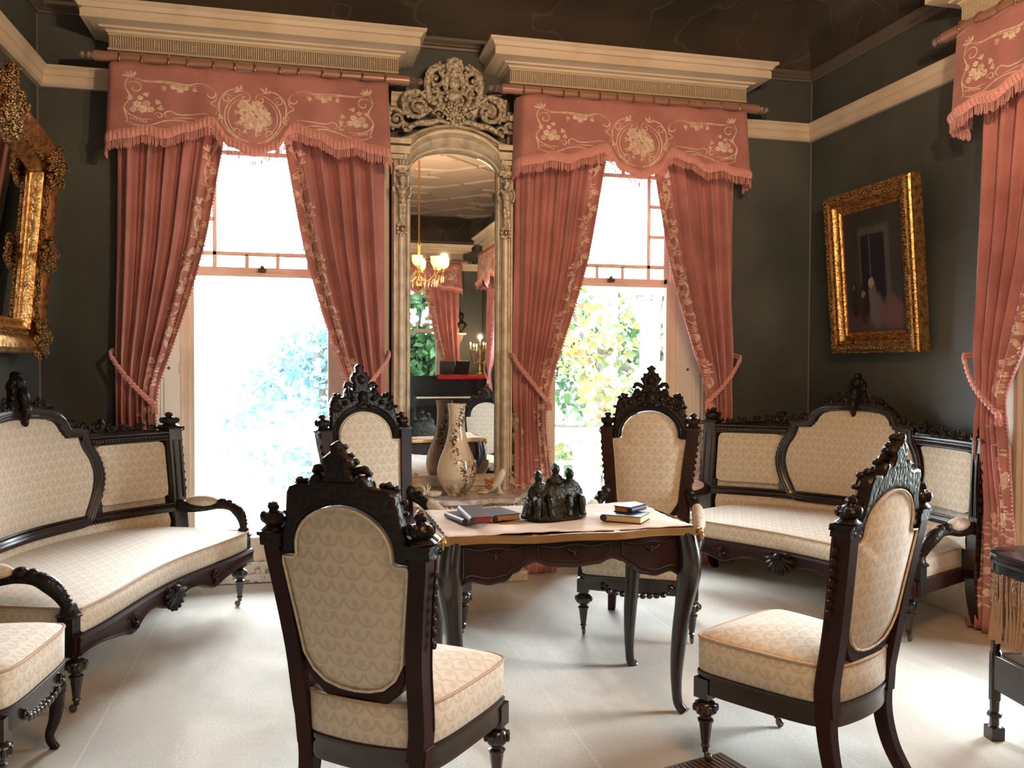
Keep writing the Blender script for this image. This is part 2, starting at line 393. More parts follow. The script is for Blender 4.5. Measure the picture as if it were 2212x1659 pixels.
def wall(name, p0, p1, holes, z1=4.2, th=.22):
    """from p0 to p1 with the room on the right hand side of the direction; holes = list of centre distances"""
    p0 = Vector((*p0, 0)); p1 = Vector((*p1, 0)); d = p1-p0; L = d.length; a = math.atan2(d.y, d.x)
    M = Matrix.Translation(p0) @ Matrix.Rotation(a, 4, 'Z'); mb = MB(); x = -.0
    for h in holes:
        mb.bx(x, h-OH, 0, th, -.2, z1, M); mb.bx(h-OH, h+OH, 0, th, OZ1, z1, M); mb.bx(h-OH, h+OH, .0, th, -.2, OZ0, M); x = h+OH
    mb.bx(x, L, 0, th, -.2, z1, M)
    return tag(mb.build(name, 'wall_paper', smooth=0), kind='structure')
wall('wall_back', (XL, YB), (XR, YB), [-.285-XL, 2.187-XL])
wall('wall_left', (XL, YF), (XL, YB), [])
wall('wall_right', (XR, YB), (XR, YJ), [YB-3.165])
wall('wall_right_return', (XR, YJ), (XJ, YJ), [])
wall('wall_right_rear', (XJ, YJ), (XJ, YF), [YJ+1.70])
wall('wall_front', (XJ, YF), (XL, YF), [XJ-1.87])
mb = MB(); mb.bx(XL-.3, XR+.3, YF-.3, YB+.0, -.2, 0); tag(mb.build('floor', 'carpet', smooth=0), kind='structure')
ZC = 4.05
mb = MB(); mb.bx(XL+.4, XR-.4, YF+.4, YB-.4, ZC, ZC+.15); tag(mb.build('ceiling', 'ceiling_plaster', smooth=0), kind='structure')
mb = MB(); rings = []
for i in range(9):
    t = i/8*pi/2; ins = .02+.42*(1-cos(t)); z = 3.62+(ZC-3.62)*sin(t)
    rings.append([(XL+ins, YF+ins, z), (XR-ins, YF+ins, z), (XR-ins, YB-ins, z), (XL+ins, YB-ins, z)])
rings = [[(XL-.1, YF-.1, 3.62), (XR+.1, YF-.1, 3.62), (XR+.1, YB+.1, 3.62), (XL-.1, YB+.1, 3.62)]]+rings
mb.loft(rings, cap=False); tag(mb.build('ceiling_cove', 'cove_plaster', smooth=60), kind='structure')
mb = MB()     # strapwork ribs of the flat ceiling
def rib(x0, y0, x1, y1, w=.03):
    d = Vector((x1-x0, y1-y0, 0)); L = d.length; d.normalize(); n = Vector((-d.y, d.x, 0))
    c = Vector(((x0+x1)/2, (y0+y1)/2, ZC)); rings = []
    for e in (-L/2, L/2):
        rings.append([c+d*e+n*a+Vector((0, 0, b)) for a, b in ((-w, 0), (-w*.55, -.022), (w*.55, -.022), (w, 0))])
    mb.loft(rings)
gx, gy = (XR-XL-.84)/4, (YB-YF-.84)/8
for i in range(4):
    for j in range(8):
        x0, y0 = XL+.42+i*gx, YF+.42+j*gy; cx_, cy_ = x0+gx/2, y0+gy/2
        for a, b, c_, d in ((x0, cy_, x0+gx*.3, y0+gy*.2), (x0, cy_, x0+gx*.3, y0+gy*.8), (x0+gx, cy_, x0+gx*.7, y0+gy*.2), (x0+gx, cy_, x0+gx*.7, y0+gy*.8),
                            (x0+gx*.3, y0+gy*.2, x0+gx*.7, y0+gy*.2), (x0+gx*.3, y0+gy*.8, x0+gx*.7, y0+gy*.8), (x0+gx*.3, y0+gy*.2, cx_, y0), (x0+gx*.7, y0+gy*.2, cx_, y0),
                            (x0+gx*.3, y0+gy*.8, cx_, y0+gy), (x0+gx*.7, y0+gy*.8, cx_, y0+gy)):
            rib(a, b, c_, d)
tag(mb.build('trim_8', 'ceiling_plaster', smooth=0), kind='structure')

for i_, (x_, y_) in enumerate(((XL, YB), (XR, YB))):
    mb = MB(); mb.tube([(x_, y_, 0), (x_, y_, 3.6)], .009, 8); tag(mb.build('trim_%d' % (9+i_), 'crown_paint', smooth=60), kind='structure')
def run(name, prof, mat, pts, closed=False):
    """moulding swept along the room perimeter; prof = (offset into room, z)"""
    mb = MB(); n = len(pts); rings = []
    for i in range(n):
        p = Vector(pts[i]); dirs = []
        if i > 0: dirs.append((p-Vector(pts[i-1])).normalized())
        if i < n-1: dirs.append((Vector(pts[i+1])-p).normalized())
        ns = [Vector((d.y, -d.x)) for d in dirs]
        nn = sum(ns, Vector((0, 0))); nn = nn/(nn.length_squared/len(ns)) if len(ns) == 2 else nn
        if len(ns) == 2: nn = (ns[0]+ns[1])/(1+ns[0].dot(ns[1]))
        rings.append([(p.x+nn.x*o, p.y+nn.y*o, z) for o, z in prof])
    mb.loft(rings); return tag(mb.build(name, mat, smooth=30), kind='structure')
railp = [(0, 3.15), (.03, 3.15), (.045, 3.165), (.05, 3.20), (.043, 3.205), (.043, 3.212), (.055, 3.215), (.058, 3.245), (.075, 3.26), (.075, 3.272), (0, 3.272)]
crownp = [(0, 3.60), (.015, 3.60), (.02, 3.615), (.035, 3.62), (.035, 3.63), (.06, 3.645), (.06, 3.665), (0, 3.665)]
basep = [(0, 0), (.028, 0), (.028, .17), (.02, .185), (.012, .215), (0, .22)]
P1 = [(XL, YF), (XL, YB), (XR, YB), (XR, YJ), (XJ, YJ), (XJ, YF)]
run('trim_1', railp, 'cream_paint', [(XL, YF), (XL, YB), (-.285-.84, YB)])
run('trim_2', railp, 'cream_paint', [(-.285+.84, YB), (2.187-.84, YB)])
run('trim_3', railp, 'cream_paint', [(2.187+.84, YB), (XR, YB), (XR, 3.165+.84)])
run('trim_4', railp, 'cream_paint', [(XR, 3.165-.84), (XR, YJ), (XJ, YJ), (XJ, -1.70+.84)])
run('trim_5', railp, 'cream_paint', [(XJ, -1.70-.84), (XJ, YF), (1.87+.84, YF)])
run('trim_6', railp, 'cream_paint', [(1.87-.84, YF), (XL, YF)])
run('trim_7', crownp, 'crown_paint', P1+[(XL, YF)])
for i, (nm, a, b) in enumerate((('left', (XL, YF), (XL, YB)), ('back', (XL, YB), (-.285-.85, YB)), ('back_middle', (-.285+.85, YB), (2.187-.85, YB)), ('back_right', (2.187+.85, YB), (XR, YB)), ('right', (XR, YB), (XR, 3.165+.85)), ('right_rear', (XR, 3.165-.85), (XR, YJ)))):
    run('baseboard_'+nm, basep, 'cream_paint', [a, b])

# ------------------------------------------------------------------ window units (built once, copied to each opening)
def build_window():
    r = empty('window_1')
    mb = MB()
    # flat architrave around the opening, running up behind the curtains
    for s in (-1, 1):
        mb.bx(s*OH, s*(OH+.17), -.03, 0, 0, 3.2); mb.bx(s*(OH+.13), s*(OH+.17), -.045, -.03, 0, 3.2); mb.bx(s*OH, s*(OH+.03), -.04, -.03, 0, 3.2)
    mb.bx(-OH, OH, -.03, 0, OZ1, 3.2)
    mb.build('casing', 'cream_paint', r, smooth=0, bevel=.004)
    for s in (-1, 1):     # panelled splayed shutters folded into the reveal
        mb = MB(); w = sqrt(.16**2+.12**2)
        mb.bx(0, w, -.012, .012, 0, OZ1)
        for z0, z1 in ((.25, 1.0), (1.1, 1.38), (1.46, 2.2), (2.3, 2.95)):
            mb.bx(.035, w-.035, -.018, -.012, z0, z1); mb.bx(.055, w-.055, -.024, -.018, z0+.02, z1-.02)
        a = math.atan2(.12, -.16) if s > 0 else math.atan2(.12, .16)
        M = Matrix.Translation((s*OH, 0, 0)) @ Matrix.Rotation(a, 4, 'Z')
        if s > 0: M = M @ Matrix.Scale(-1, 4, (0, 1, 0))
        mb.xf(M); sh = mb.build('shutter', 'old_paint', r, smooth=0)
        k = MB(); k.sph((.55*s+s*.03, .05, 1.42), .012); k.build('knob', 'caster_brass', sh)
    mb = MB()
    for s in (-1, 1):
        mb.bx(s*.455, s*.52, .10, .21, 0, OZ1); mb.bx(s*.50, s*.53, .085, .20, 0, OZ1); mb.bx(s*.45, s*.47, .125, .2, 0.2, OZ1)
        mb.bx(s*.52, s*OH, .115, .21, 0, OZ1)
    mb.bx(-OH, OH, .10, .21, 2.99, OZ1)
    mb.build('frame', 'cream_paint', r, smooth=0, bevel=.003)
    mb = MB()     # lower sash
    for s in (-1, 1): mb.bx(s*.43, s*.46, .11, .15, .26, 2.06)
    mb.bx(-.46, .46, .108, .15, .14, .285); mb.bx(-.46, .46, .112, .152, 2.03, 2.055)
    lo = mb.build('sash_lower', 'cream_paint', r, smooth=0, bevel=.003)
    mb = MB(); mb.bx(-.43, .43, .128, .132, .285, 2.03); mb.build('glass', 'window_glass', lo, smooth=0)
    mb = MB()     # upper sash with a border of small panes
    y0, y1 = .15, .185
    for s in (-1, 1): mb.bx(s*.425, s*.46, y0, y1, 2.0, 2.99); mb.bx(s*.291, s*.319, y0+.005, y1-.005, 2.05, 2.96)
    mb.bx(-.46, .46, y0, y1, 2.03, 2.095); mb.bx(-.46, .46, y0, y1, 2.955, 2.99)
    for z in (2.185, 2.855): mb.bx(-.43, .43, y0+.005, y1-.005, z-.014, z+.014)
    for z in (2.41, 2.635):
        for s in (-1, 1): mb.bx(s*.305, s*.43, y0+.005, y1-.005, z-.012, z+.012)
    for x in (-.1, .1):
        mb.bx(x-.013, x+.013, y0+.005, y1-.005, 2.07, 2.185); mb.bx(x-.013, x+.013, y0+.005, y1-.005, 2.855, 2.96)
    up = mb.build('sash_upper', 'cream_paint', r, smooth=0, bevel=.003)
    mb = MB(); mb.bx(-.43, .43, .166, .169, 2.08, 2.96); mb.build('glass', 'window_glass', up, smooth=0)
    mb = MB(); mb.box((0, .13, 2.075), (.05, .03, .02)); mb.sph((0, .135, 2.095), .014); mb.build('sash_lock', 'caster_brass', up)
    mb = MB(); mb.bx(-OH, OH, .06, .22, 0, .13); mb.bx(-OH, OH, .02, .1, 0, .055); mb.bx(-OH, OH, .085, .12, .13, .142)
    mb.build('sill', 'old_paint', r, smooth=0, bevel=.005)
    return r

def build_cornice():
    mb = MB(); hw, yf = .862, -.257
    prof = [(0, 3.425), (.012, 3.43), (.018, 3.442), (.045, 3.447), (.05, 3.457), (.085, 3.46), (.095, 3.466), (.13, 3.468), (.13, 3.515), (.122, 3.518), (.122, 3.523), (.135, 3.526), (.15, 3.548), (.168, 3.556), (.168, 3.572), (0, 3.572)]
    rings = []
    for x, y, sx, sy in ((-hw, 0, -1, 0), (-hw, yf, -1, -1), (hw, yf, 1, -1), (hw, 0, 1, 0)):
        rings.append([(x+sx*o, y+sy*o, z) for o, z in prof])
    mb.loft(rings); mb.bx(-hw, hw, yf, 0, 3.425, 3.57)
    r = mb.build('window_cornice', 'cream_paint', smooth=30)
    mb = MB(); z0, z1 = 3.325, 3.425
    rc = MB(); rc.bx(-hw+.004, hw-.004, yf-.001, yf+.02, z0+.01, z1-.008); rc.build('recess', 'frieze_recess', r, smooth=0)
    mb.bx(-hw, hw, yf+.001, yf+.03, z0, z1)
    for s in (-1, 1): mb.bx(s*hw, s*(hw-.03), yf+.03, 0, z0, z1)
    mb.bx(-hw-.006, hw+.006, yf-.012, yf, z0, z0+.012); mb.bx(-hw-.004, hw+.004, yf-.008, yf, z1-.01, z1)
    n = 16; pit = 2*hw/n
    for i in range(n):
        xc = -hw+pit*(i+.5)
        for j in (-3, -2, -1, 1, 2, 3, 4): mb.bx(xc+j*.0135-.0035, xc+j*.0135+.0035, yf-.009, yf, z0+.014, z1-.012)
        for a in range(8): mb.sph((xc+.013*cos(a*pi/4), yf-.004, (z0+z1)/2+.013*sin(a*pi/4)), (.006, .007, .006), 6, 4)
        mb.sph((xc, yf-.005, (z0+z1)/2), .006, 6, 4)
        mb.bx(xc-.003, xc+.003, yf-.007, yf, z0+.014, z0+.032); mb.bx(xc-.003, xc+.003, yf-.007, yf, z1-.032, z1-.012)
    mb.build('frieze', 'frieze_paint', r, smooth=30)
    return r

def build_rod():
    mb = MB(); y, z = -.305, 3.272
    mb.tube([(-.93, y, z), (.93, y, z)], .031, 14)
    r = mb.build('curtain_rod', 'rod_rose')
    for s in (-1, 1):
        M = Matrix.Translation((s*.93, y, z)) @ Matrix.Rotation(s*pi/2, 4, 'Y')
        mb = MB(); mb.lathe([(.0, 0), (.026, 0), (.03, .008), (.016, .014), (.02, .022), (.026, .034), (.02, .046), (.012, .05), (.018, .056), (.024, .07), (.018, .086), (.0, .09)], 10, M=M)
        mb.build('finial', 'pole_end', r, smooth=20)
        mb = MB(); mb.bx(s*.80-.012, s*.80+.012, y-.006, -.0, z-.012, z+.012); mb.build('bracket', 'brass', r)
    for i in range(13):
        x = -.78+i*1.56/12+random.uniform(-.02, .02)
        pts = [(x+.003*sin(a), y+.040*cos(a), z-.006+.040*sin(a)) for a in [k*pi/8 for k in range(16)]]
        mb = MB(); mb.tube(pts, .0055, 6, closed=True); mb.sph((x, y-.036, z-.012), .008, 6, 5); mb.build('ring', 'brass', r)
    return r

def stroke(mb, S, pts, w, lift=.0025, taper=True):
    """raised thread line along 2D pts of the surface S"""
    n = len(pts); rings = []
    for i in range(n):
        a = pts[max(i-1, 0)]; b = pts[min(i+1, n-1)]; dx, dz = b[0]-a[0], b[1]-a[1]; L = math.hypot(dx, dz) or 1
        k = w*(sin(pi*(i+.15)/(n-.7))**.6 if taper else 1)/2; nx, nz = -dz/L*k, dx/L*k
        p = pts[i]; c = S(p[0], p[1]); l = S(p[0]+nx, p[1]+nz); r = S(p[0]-nx, p[1]-nz)
        nn = (S(p[0]+.004, p[1])-c).cross(S(p[0], p[1]+.004)-c); nn.normalize()
        if nn.y > 0: nn = -nn
        rings.append([l+nn*.0006, c+nn*lift, r+nn*.0006])
    mb.loft(rings, closed=False, cap=False)
def sp2(cx, cz, r, turns, a0, ccw=1, n=20, end=.15, ex=1.): return [(cx+ex*r*(1-(1-end)*i/n)*cos(a0+ccw*2*pi*turns*i/n), cz+r*(1-(1-end)*i/n)*sin(a0+ccw*2*pi*turns*i/n)) for i in range(n+1)]
def flower(mb, S, x, z, r, n=6, a0=0.):
    for i in range(n):
        a = a0+2*pi*i/n; stroke(mb, S, [(x+r*t*cos(a), z+r*t*sin(a)) for t in (.1, .35, .6, .85, 1)], r*.75, .004)
def leafs(mb, S, x, z, r, a, n=3, spread=.9):
    for i in range(n):
        t = a+(i-(n-1)/2)*spread; stroke(mb, S, [(x+r*q*cos(t+q*.4), z+r*q*sin(t+q*.4)) for q in (0, .3, .6, .85, 1)], r*.3)
def cur2(P, n=6): return [(p.x, p.y) for p in catmull([(a, b, 0) for a, b in P], n)]

VB = [(0, 2.672), (.13, 2.72), (.235, 2.84), (.37, 2.80), (.5, 2.75), (.60, 2.765), (.70, 2.735), (.83, 2.715), (1.0, 2.70)]
def VS(p, z):
    q = max(0, abs(p)-.80); s = 1 if p > 0 else -1
    t = (3.23-z)/.5
    x = s*(min(abs(p), .80)+.035*(1-math.exp(-q*25))+.02*t*min(1, abs(p)/.8)); y = -.345-.02*t+q*.9
    y += (.010*sin(p*13+.6)+.006*sin(p*29))*(.35+.65*t)
    return Vector((x, y, z))
def build_valance():
    mb = MB(); nx, nz = 130, 16; rings = []; uvs = []
    for j in range(nz+1):
        row = []
        for i in range(nx+1):
            p = -.99+1.98*i/nx; zb = interp(VB, abs(p))+.055; z = 3.235+(zb-3.235)*j/nz
            if j == 0: z += .006*sin(p*25)
            row.append(VS(p, z)); uvs.append((p, z))
        rings.append(row)
    mb.loft(rings, closed=False, cap=False, uvs=uvs)
    r = mb.build('valance', 'velvet', smooth=180)
    so = r.modifiers.new('thick', 'SOLIDIFY'); so.thickness = .006; so.offset = 1
    # gathered silk band along the lower edge, then the hanging fringe
    mb = MB(); rings = []; uvs = []
    for j in range(5):
        row = []
        for i in range(301):
            p = -.99+1.98*i/300; zb = interp(VB, abs(p))+.055; z = zb-.014+.062*j/4
            v = VS(p, z); v.y -= (.006+.018*sin(pi*j/4))*(1+.35*sin(i*1.7))+(0 if j in (0, 4) else 0); row.append(v); uvs.append((p, z))
        rings.append(row)
    mb.loft(rings, closed=False, cap=False, uvs=uvs); mb.build('ruched_band', 'band_silk', r, smooth=180)
    mb = MB(); n = 330
    for i in range(n):
        p = -.985+1.97*i/n+random.uniform(-.002, .002); zb = interp(VB, abs(p))+.048; L = .058+random.uniform(-.012, .006); v = VS(p, zb)
        e = VS(p+random.uniform(-.004, .004), zb-L); e.y = v.y+random.uniform(-.004, .004)
        mb.tube([v+Vector((0, -.006, 0)), (v+e)/2, e], [.0017, .0024, .0028], 3)
    mb.build('fringe', 'fringe_silk', r, smooth=0)
    VE = lambda p, z: VS(p, 3.165-(3.165-z)*(1-.15*min(1, max(0, (abs(p)-.2)/.08))))
    mb = MB()
    for s in (-1, 1):
        X = lambda P: [(s*a, b) for a, b in P]
        # side cartouche
        stroke(mb, VE, X(cur2([(.70, 3.15), (.72, 3.08), (.69, 3.0), (.72, 2.93), (.70, 2.85), (.71, 2.82)], 5)), .010)
        stroke(mb, VE, X(sp2(.665, 3.07, .05, 1.1, .3, 1)), .008)
        stroke(mb, VE, X(cur2([(.70, 3.15), (.62, 3.125), (.5, 3.13), (.38, 3.12), (.30, 3.135), (.24, 3.11)], 5)), .009)
        stroke(mb, VE, X(cur2([(.66, 3.115), (.52, 3.12), (.40, 3.108), (.30, 3.12)], 5)), .006)
        leafs(mb, VE, s*.69, 3.14, .05, pi/2 if s > 0 else pi/2, 4, .6)
        stroke(mb, VE, X(sp2(.25, 3.07, .045, .7, pi*.6, 1)), .008)
        stroke(mb, VE, X(cur2([(.205, 3.09), (.215, 3.04), (.24, 3.01), (.20, 2.99), (.215, 2.95)], 5)), .007)
        stroke(mb, VE, X(sp2(.23, 2.885, .04, 1.2, pi*.2, -1)), .010)
        stroke(mb, VE, X(cur2([(.25, 2.93), (.32, 2.915), (.42, 2.905), (.47, 2.925), (.50, 2.90), (.48, 2.87)], 5)), .009)
        stroke(mb, VE, X(cur2([(.20, 2.90), (.26, 2.845), (.34, 2.85), (.42, 2.865), (.50, 2.85), (.58, 2.815), (.66, 2.81), (.71, 2.84)], 5)), .009)
        stroke(mb, VE, X(sp2(.53, 2.885, .028, 1.1, 0, 1)), .008)
        stroke(mb, VE, X(cur2([(.56, 2.86), (.63, 2.855), (.69, 2.88), (.715, 2.92)], 5)), .008)
        for k in range(6): flower(mb, VE, s*(.60+.016*k), 2.838+.003*k, .008, 4)
        for a, b, q in ((.62, 2.925, .030), (.65, 2.955, .026), (.60, 2.965, .024), (.575, 2.925, .022), (.67, 2.915, .02), (.635, 3.0, .018)): flower(mb, VE, s*a, b, q, 6, a*9)
        for a, b, t in ((.54, 2.935, 0), (.55, 2.965, .6), (.68, 2.98, 1.8), (.60, 3.01, 1.5)): leafs(mb, VE, s*a, b, .035, t if s < 0 else pi-t, 3, .5)
        for a, b, q in ((.42, 3.085, .022), (.455, 3.095, .018), (.385, 3.095, .018)): flower(mb, VE, s*a, b, q, 6)
        for a, t in ((.49, 0), (.35, pi), (.42, -pi/2)): leafs(mb, VE, s*a, 3.085, .032, t if s > 0 else pi-t, 3, .6)
        # centre roundel
        ox = 0
        ring = lambda r, a, b, n=30: [(s*r*1.10*cos(a+(b-a)*i/n), 2.955+r*sin(a+(b-a)*i/n)) for i in range(n+1)]
        stroke(mb, VE, ring(.148, -1.45, 1.25), .010); stroke(mb, VE, ring(.130, -1.3, 1.05), .006)
        stroke(mb, VE, X(sp2(.045, 3.07, .035, 1.1, pi*.5, 1)), .008); stroke(mb, VE, X(sp2(.10, 2.86, .035, 1., -pi*.4, -1)), .007)
        stroke(mb, VE, X(cur2([(.05, 3.105), (.11, 3.12), (.165, 3.09), (.195, 3.03), (.19, 2.96), (.205, 2.90)], 6)), .009); stroke(mb, VE, X(sp2(.150, 3.06, .030, 1.3, pi*.9, -1)), .008); stroke(mb, VE, X(cur2([(.30, 2.875), (.38, 2.885), (.46, 2.875)], 6)), .007)
        stroke(mb, VE, X(cur2([(.02, 2.80), (.08, 2.815), (.14, 2.86), (.18, 2.92)], 5)), .008)
        leafs(mb, VE, s*.17, 2.94, .035, 0 if s > 0 else pi, 3); leafs(mb, VE, s*.07, 3.11, .04, 1 if s > 0 else 2.1, 3)
    for i in range(15):
        a = i*2.4; q = .016+.012*((i*7) % 3); flower(mb, VE, .085*sqrt(i/15)*cos(a)*1.1, 2.955+.085*sqrt(i/15)*sin(a), q, 6, a)
    for i in range(9): leafs(mb, VE, .085*cos(i*.7), 2.95+.085*sin(i*.7), .03, i*.7, 2, .8)
    mb.build('embroidery', 'embroidery', r, smooth=180)
    return r

LE = [(0, .51), (.5, .53), (1.0, .59), (1.22, .60), (1.4, .55), (1.67, .46), (1.9, .39), (2.18, .31), (2.8, .20), (3.2, .14)]
OE = [(0, .84), (.5, .82), (1.0, .81), (1.3, .82), (3.2, .81)]
def CS(sgn):
    def lin(tab, z):
        for (a, p), (b, q) in zip(tab, tab[1:]):
            if z <= b: return p+(q-p)*max(0, (z-a)/(b-a))
        return tab[-1][1]
    def sm(tab, z): return (lin(tab, z-.1)+lin(tab, z)+lin(tab, z+.1))/3
    def S(s, z):
        xo, xl = sm(OE, z), sm(LE, z); x = xo+(xl-xo)*s
        w = xo-xl; tie = math.exp(-((z-1.3)/.16)**2)
        amp = .046*(1-.45*tie)*(.6+.4*min(1, .3/w))*(.30 if z < .7 else 1 if z > 1.3 else .30+.70*(z-.7)/.6); ph = 2*pi*s*5.6+.8*sin(z*.9+sgn)+.3*sgn
        y = -.165+amp*(sin(ph)+.35*sin(2*ph+.7)+.25*sin(3.1*ph+z*.6))*(1-.3*s)-.05*tie*(s-.3)
        return Vector((sgn*(x+.006*sin(ph*1.3+z)), y-.02*min(1, max(0, (z-2.6)/.6))*0, z))
    return S, lambda z: sm(OE, z)-sm(LE, z)
def build_curtain(sgn):
    S, Wd = CS(sgn); mb = MB(); ns, nz = 84, 64; rings = []; uvs = []
    for j in range(nz+1):
        z = .012+(3.2-.012)*j/nz; rings.append([S(i/ns, z) for i in range(ns+1)]); uvs += [(i/ns*.8, z) for i in range(ns+1)]
    mb.loft(rings, closed=False, cap=False, uvs=uvs)
    r = mb.build('curtain', 'velvet', smooth=180)
    so = r.modifiers.new('thick', 'SOLIDIFY'); so.thickness = .005; so.offset = 1 if sgn > 0 else -1
    Sd = lambda d, z: S(1-d/max(Wd(z), .12), z)      # d = metres back from the leading edge
    mb = MB()
    z = .62
    stroke(mb, Sd, [(.052+.026*sin(k*.02*19), .6+k*.02) for k in range(125)], .009, taper=False)
    k = 0
    while z < 3.1:
        sd = 1 if k % 2 else -1; b = .052+.026*sin(z*19)
        leafs(mb, Sd, b, z, .045, pi/2+sd*.9, 3, .6); leafs(mb, Sd, b, z+.03, .035, pi/2-sd*1.1, 2, .6)
        stroke(mb, Sd, sp2(.052+sd*.022, z+.05, .022, 1.2, 0, sd, 14), .007)
        if k % 3 == 0: flower(mb, Sd, .052, z+.04, .024, 6, z)
        z += .083; k += 1
    # deep embroidered hem
    for row in range(4):
        for q in range(4):
            d = .03+q*.072; zz = .18+row*.13+(.03 if q % 2 else 0)
            stroke(mb, Sd, sp2(d, zz, .048, 1.5, q*1.3+row, 1 if (q+row) % 2 else -1, 30), .011, .005)
            flower(mb, Sd, d+.03, zz+.05, .024, 6, q); leafs(mb, Sd, d, zz-.04, .04, 1+q, 3, .7)
    mb.build('embroidery', 'embroidery', r, smooth=180)
    mb = MB(); nn = 0
    for j in range(0, 150):
        zz = .05+j*.0205; a = S(1.0, zz); e = a+Vector((-sgn*(.010+.004*random.random()), -.004, -.004*random.random()))
        mb.tube([a, e], [.003, .0045], 3)
    mb.build('edge_fringe', 'fringe_silk', r, smooth=0)
    return r
def build_tie(sgn):
    S, Wd = CS(sgn); mb = MB(); pts = []
    for i in range(15):
        t = i/14; z = 1.50-.30*t**.85; p = S(t*1.02-.01, z); p.y = -.222-.035*sin(pi*t); p.x = sgn*(.845-.235*t) ; pts.append(p)
    pts = [Vector((sgn*.85, -.03, 1.52)), Vector((sgn*.852, -.12, 1.515))]+pts
    for k in (0, 1):
        off = Vector((0, 0, .017*k)); P = catmull([p+off for p in pts], 5)
        mb.tube([p+Vector((0, .004*sin(i*1.2+k), .004*cos(i*1.2))) for i, p in enumerate(P)], .009, 7)
    k = pts[-1]
    for i in range(6): mb.sph((k.x-sgn*.004*i, k.y+.004*sin(i*2), k.z-.006+.012*cos(i*2)), .014, 7, 5)
    for i in range(9):
        a = i*.7; mb.tube([k, k+Vector((-sgn*(.02+.012*sin(a)), -.01+.012*cos(a), -.02)), k+Vector((-sgn*(.018+.018*sin(a)), .0+.014*cos(a), -.055-.01*random.random()))], [.006, .005, .004], 4)
    return mb.build('curtain_tieback', 'fringe_silk', smooth=60)

WN = ['left back-wall window, by the large gilt mirror side', 'right back-wall window, behind the high-backed chair', 'side window in the right wall, past the painting', 'rear window seen in the pier mirror', 'rear side window beside the piano']
protos = dict(window=build_window(), cornice=build_cornice(), rod=build_rod(), valance=build_valance(), cl=build_curtain(-1), cr=build_curtain(1), tl=build_tie(-1), tr=build_tie(1))
place = ['over the left window of the back wall', 'over the right window of the back wall', 'over the side window at the right edge', 'over the rear window in the pier mirror', 'on the rear side wall beside the piano']
wname = ['the left window', 'the right back-wall window', 'the window at the right edge', 'the rear window seen in the pier mirror', 'the rear side window beside the piano']
OFF = [-.03, .02, 0, 0, 0]
for k, (x, y, rz) in enumerate(UNITS):
    for key, pr in protos.items():
        o = pr if k == 0 else copy_tree(pr)
        o.location = (x, y, 0); o.rotation_euler = (0, 0, rz)
        if key in ('cl', 'cr', 'tl', 'tr', 'valance'): o.location.x += OFF[k]
        if key == 'window': o.name = 'window_%d' % (k+1); o['kind'] = 'structure'; continue
        if key == 'cornice': tag(o, 'cream moulded box cornice with reeded frieze '+place[k], 'cornice', 'window cornices')
        if key == 'rod': tag(o, 'rose-brown curtain pole with brass rings '+place[k], 'curtain rod', 'curtain poles')
        if key == 'valance': tag(o, 'pink embroidered velvet valance with fringe '+place[k], 'valance', 'embroidered velvet valances')
        if key in ('cl', 'cr'):
            sd = 'left' if key == 'cl' else 'right'
            tag(o, 'rose velvet curtain on the %s side of %s' % (sd, wname[k]), 'curtain', 'rose velvet curtains')
        if key in ('tl', 'tr'):
            sd = 'left' if key == 'tl' else 'right'
            tag(o, 'pink cord tieback on the %s curtain of %s' % (sd, wname[k]), 'tieback', 'curtain tiebacks')
# ------------------------------------------------------------------ carved suite: chairs and sofas
def sym(half):          # half outline from bottom centre to top centre (x >= 0) -> closed outline
    return half+[(-x, z) for x, z in reversed(half[1:-1])]
def pillow(mb, ol, y0, bulge, d, k=7):
    cx_ = 0 if abs(sum(p[0] for p in ol)) < 1e-3 else (max(p[0] for p in ol)+min(p[0] for p in ol))/2
    cz = (max(p[1] for p in ol)+min(p[1] for p in ol))/2
    fs = [1-i/k for i in range(k)]+[.04]
    return [[(cx_+(x-cx_)*f, y0+d*bulge*(1-f**3.2), cz+(z-cz)*f) for x, z in ol] for f in fs]
def cushion_panel(mb, ol, yf, yb, bf, bb):
    a = pillow(mb, ol, yf, bf, -1); b = pillow(mb, ol, yb, bb, 1); mb.loft(list(reversed(a))+b)
def piping(mb, ol, y, r=.0045):
    mb.tube([(x, y, z) for x, z in ol], r, 6, closed=True)
def turned_leg(mb, x, y, top, r=.04):
    s = top/.255
    mb.lathe([(0, .034), (.011, .034), (.012, .05), (.018, .058), (.014, .066), (.016, .075), (.024, .135*s), (.026, .142*s), (.030, .146*s), (.030, .152*s), (.020, .158*s), (.020, .164*s), (.036, .175*s), (.043, .188*s), (.044, .20*s), (.036, .214*s), (.022, .222*s), (.024, .228*s), (.031, .232*s), (.031, top-.012), (0, top-.012)], 8, (x, y, 0), ph=pi/8)
    for i in range(8):
        a = i*pi/4; mb.sph((x+.040*cos(a), y+.040*sin(a), .195*s), (.009, .009, .016), 6, 4)
    mb.bx(x-.031, x+.031, y-.031, y+.031, .232*s, top+.05)
def caster(mb, x, y):
    mb.sph((x, y+.014, .018), (.011, .018, .018), 10, 8); mb.tube([(x, y, .045), (x, y+.006, .03), (x, y+.014, .02)], [.008, .010, .006], 6)
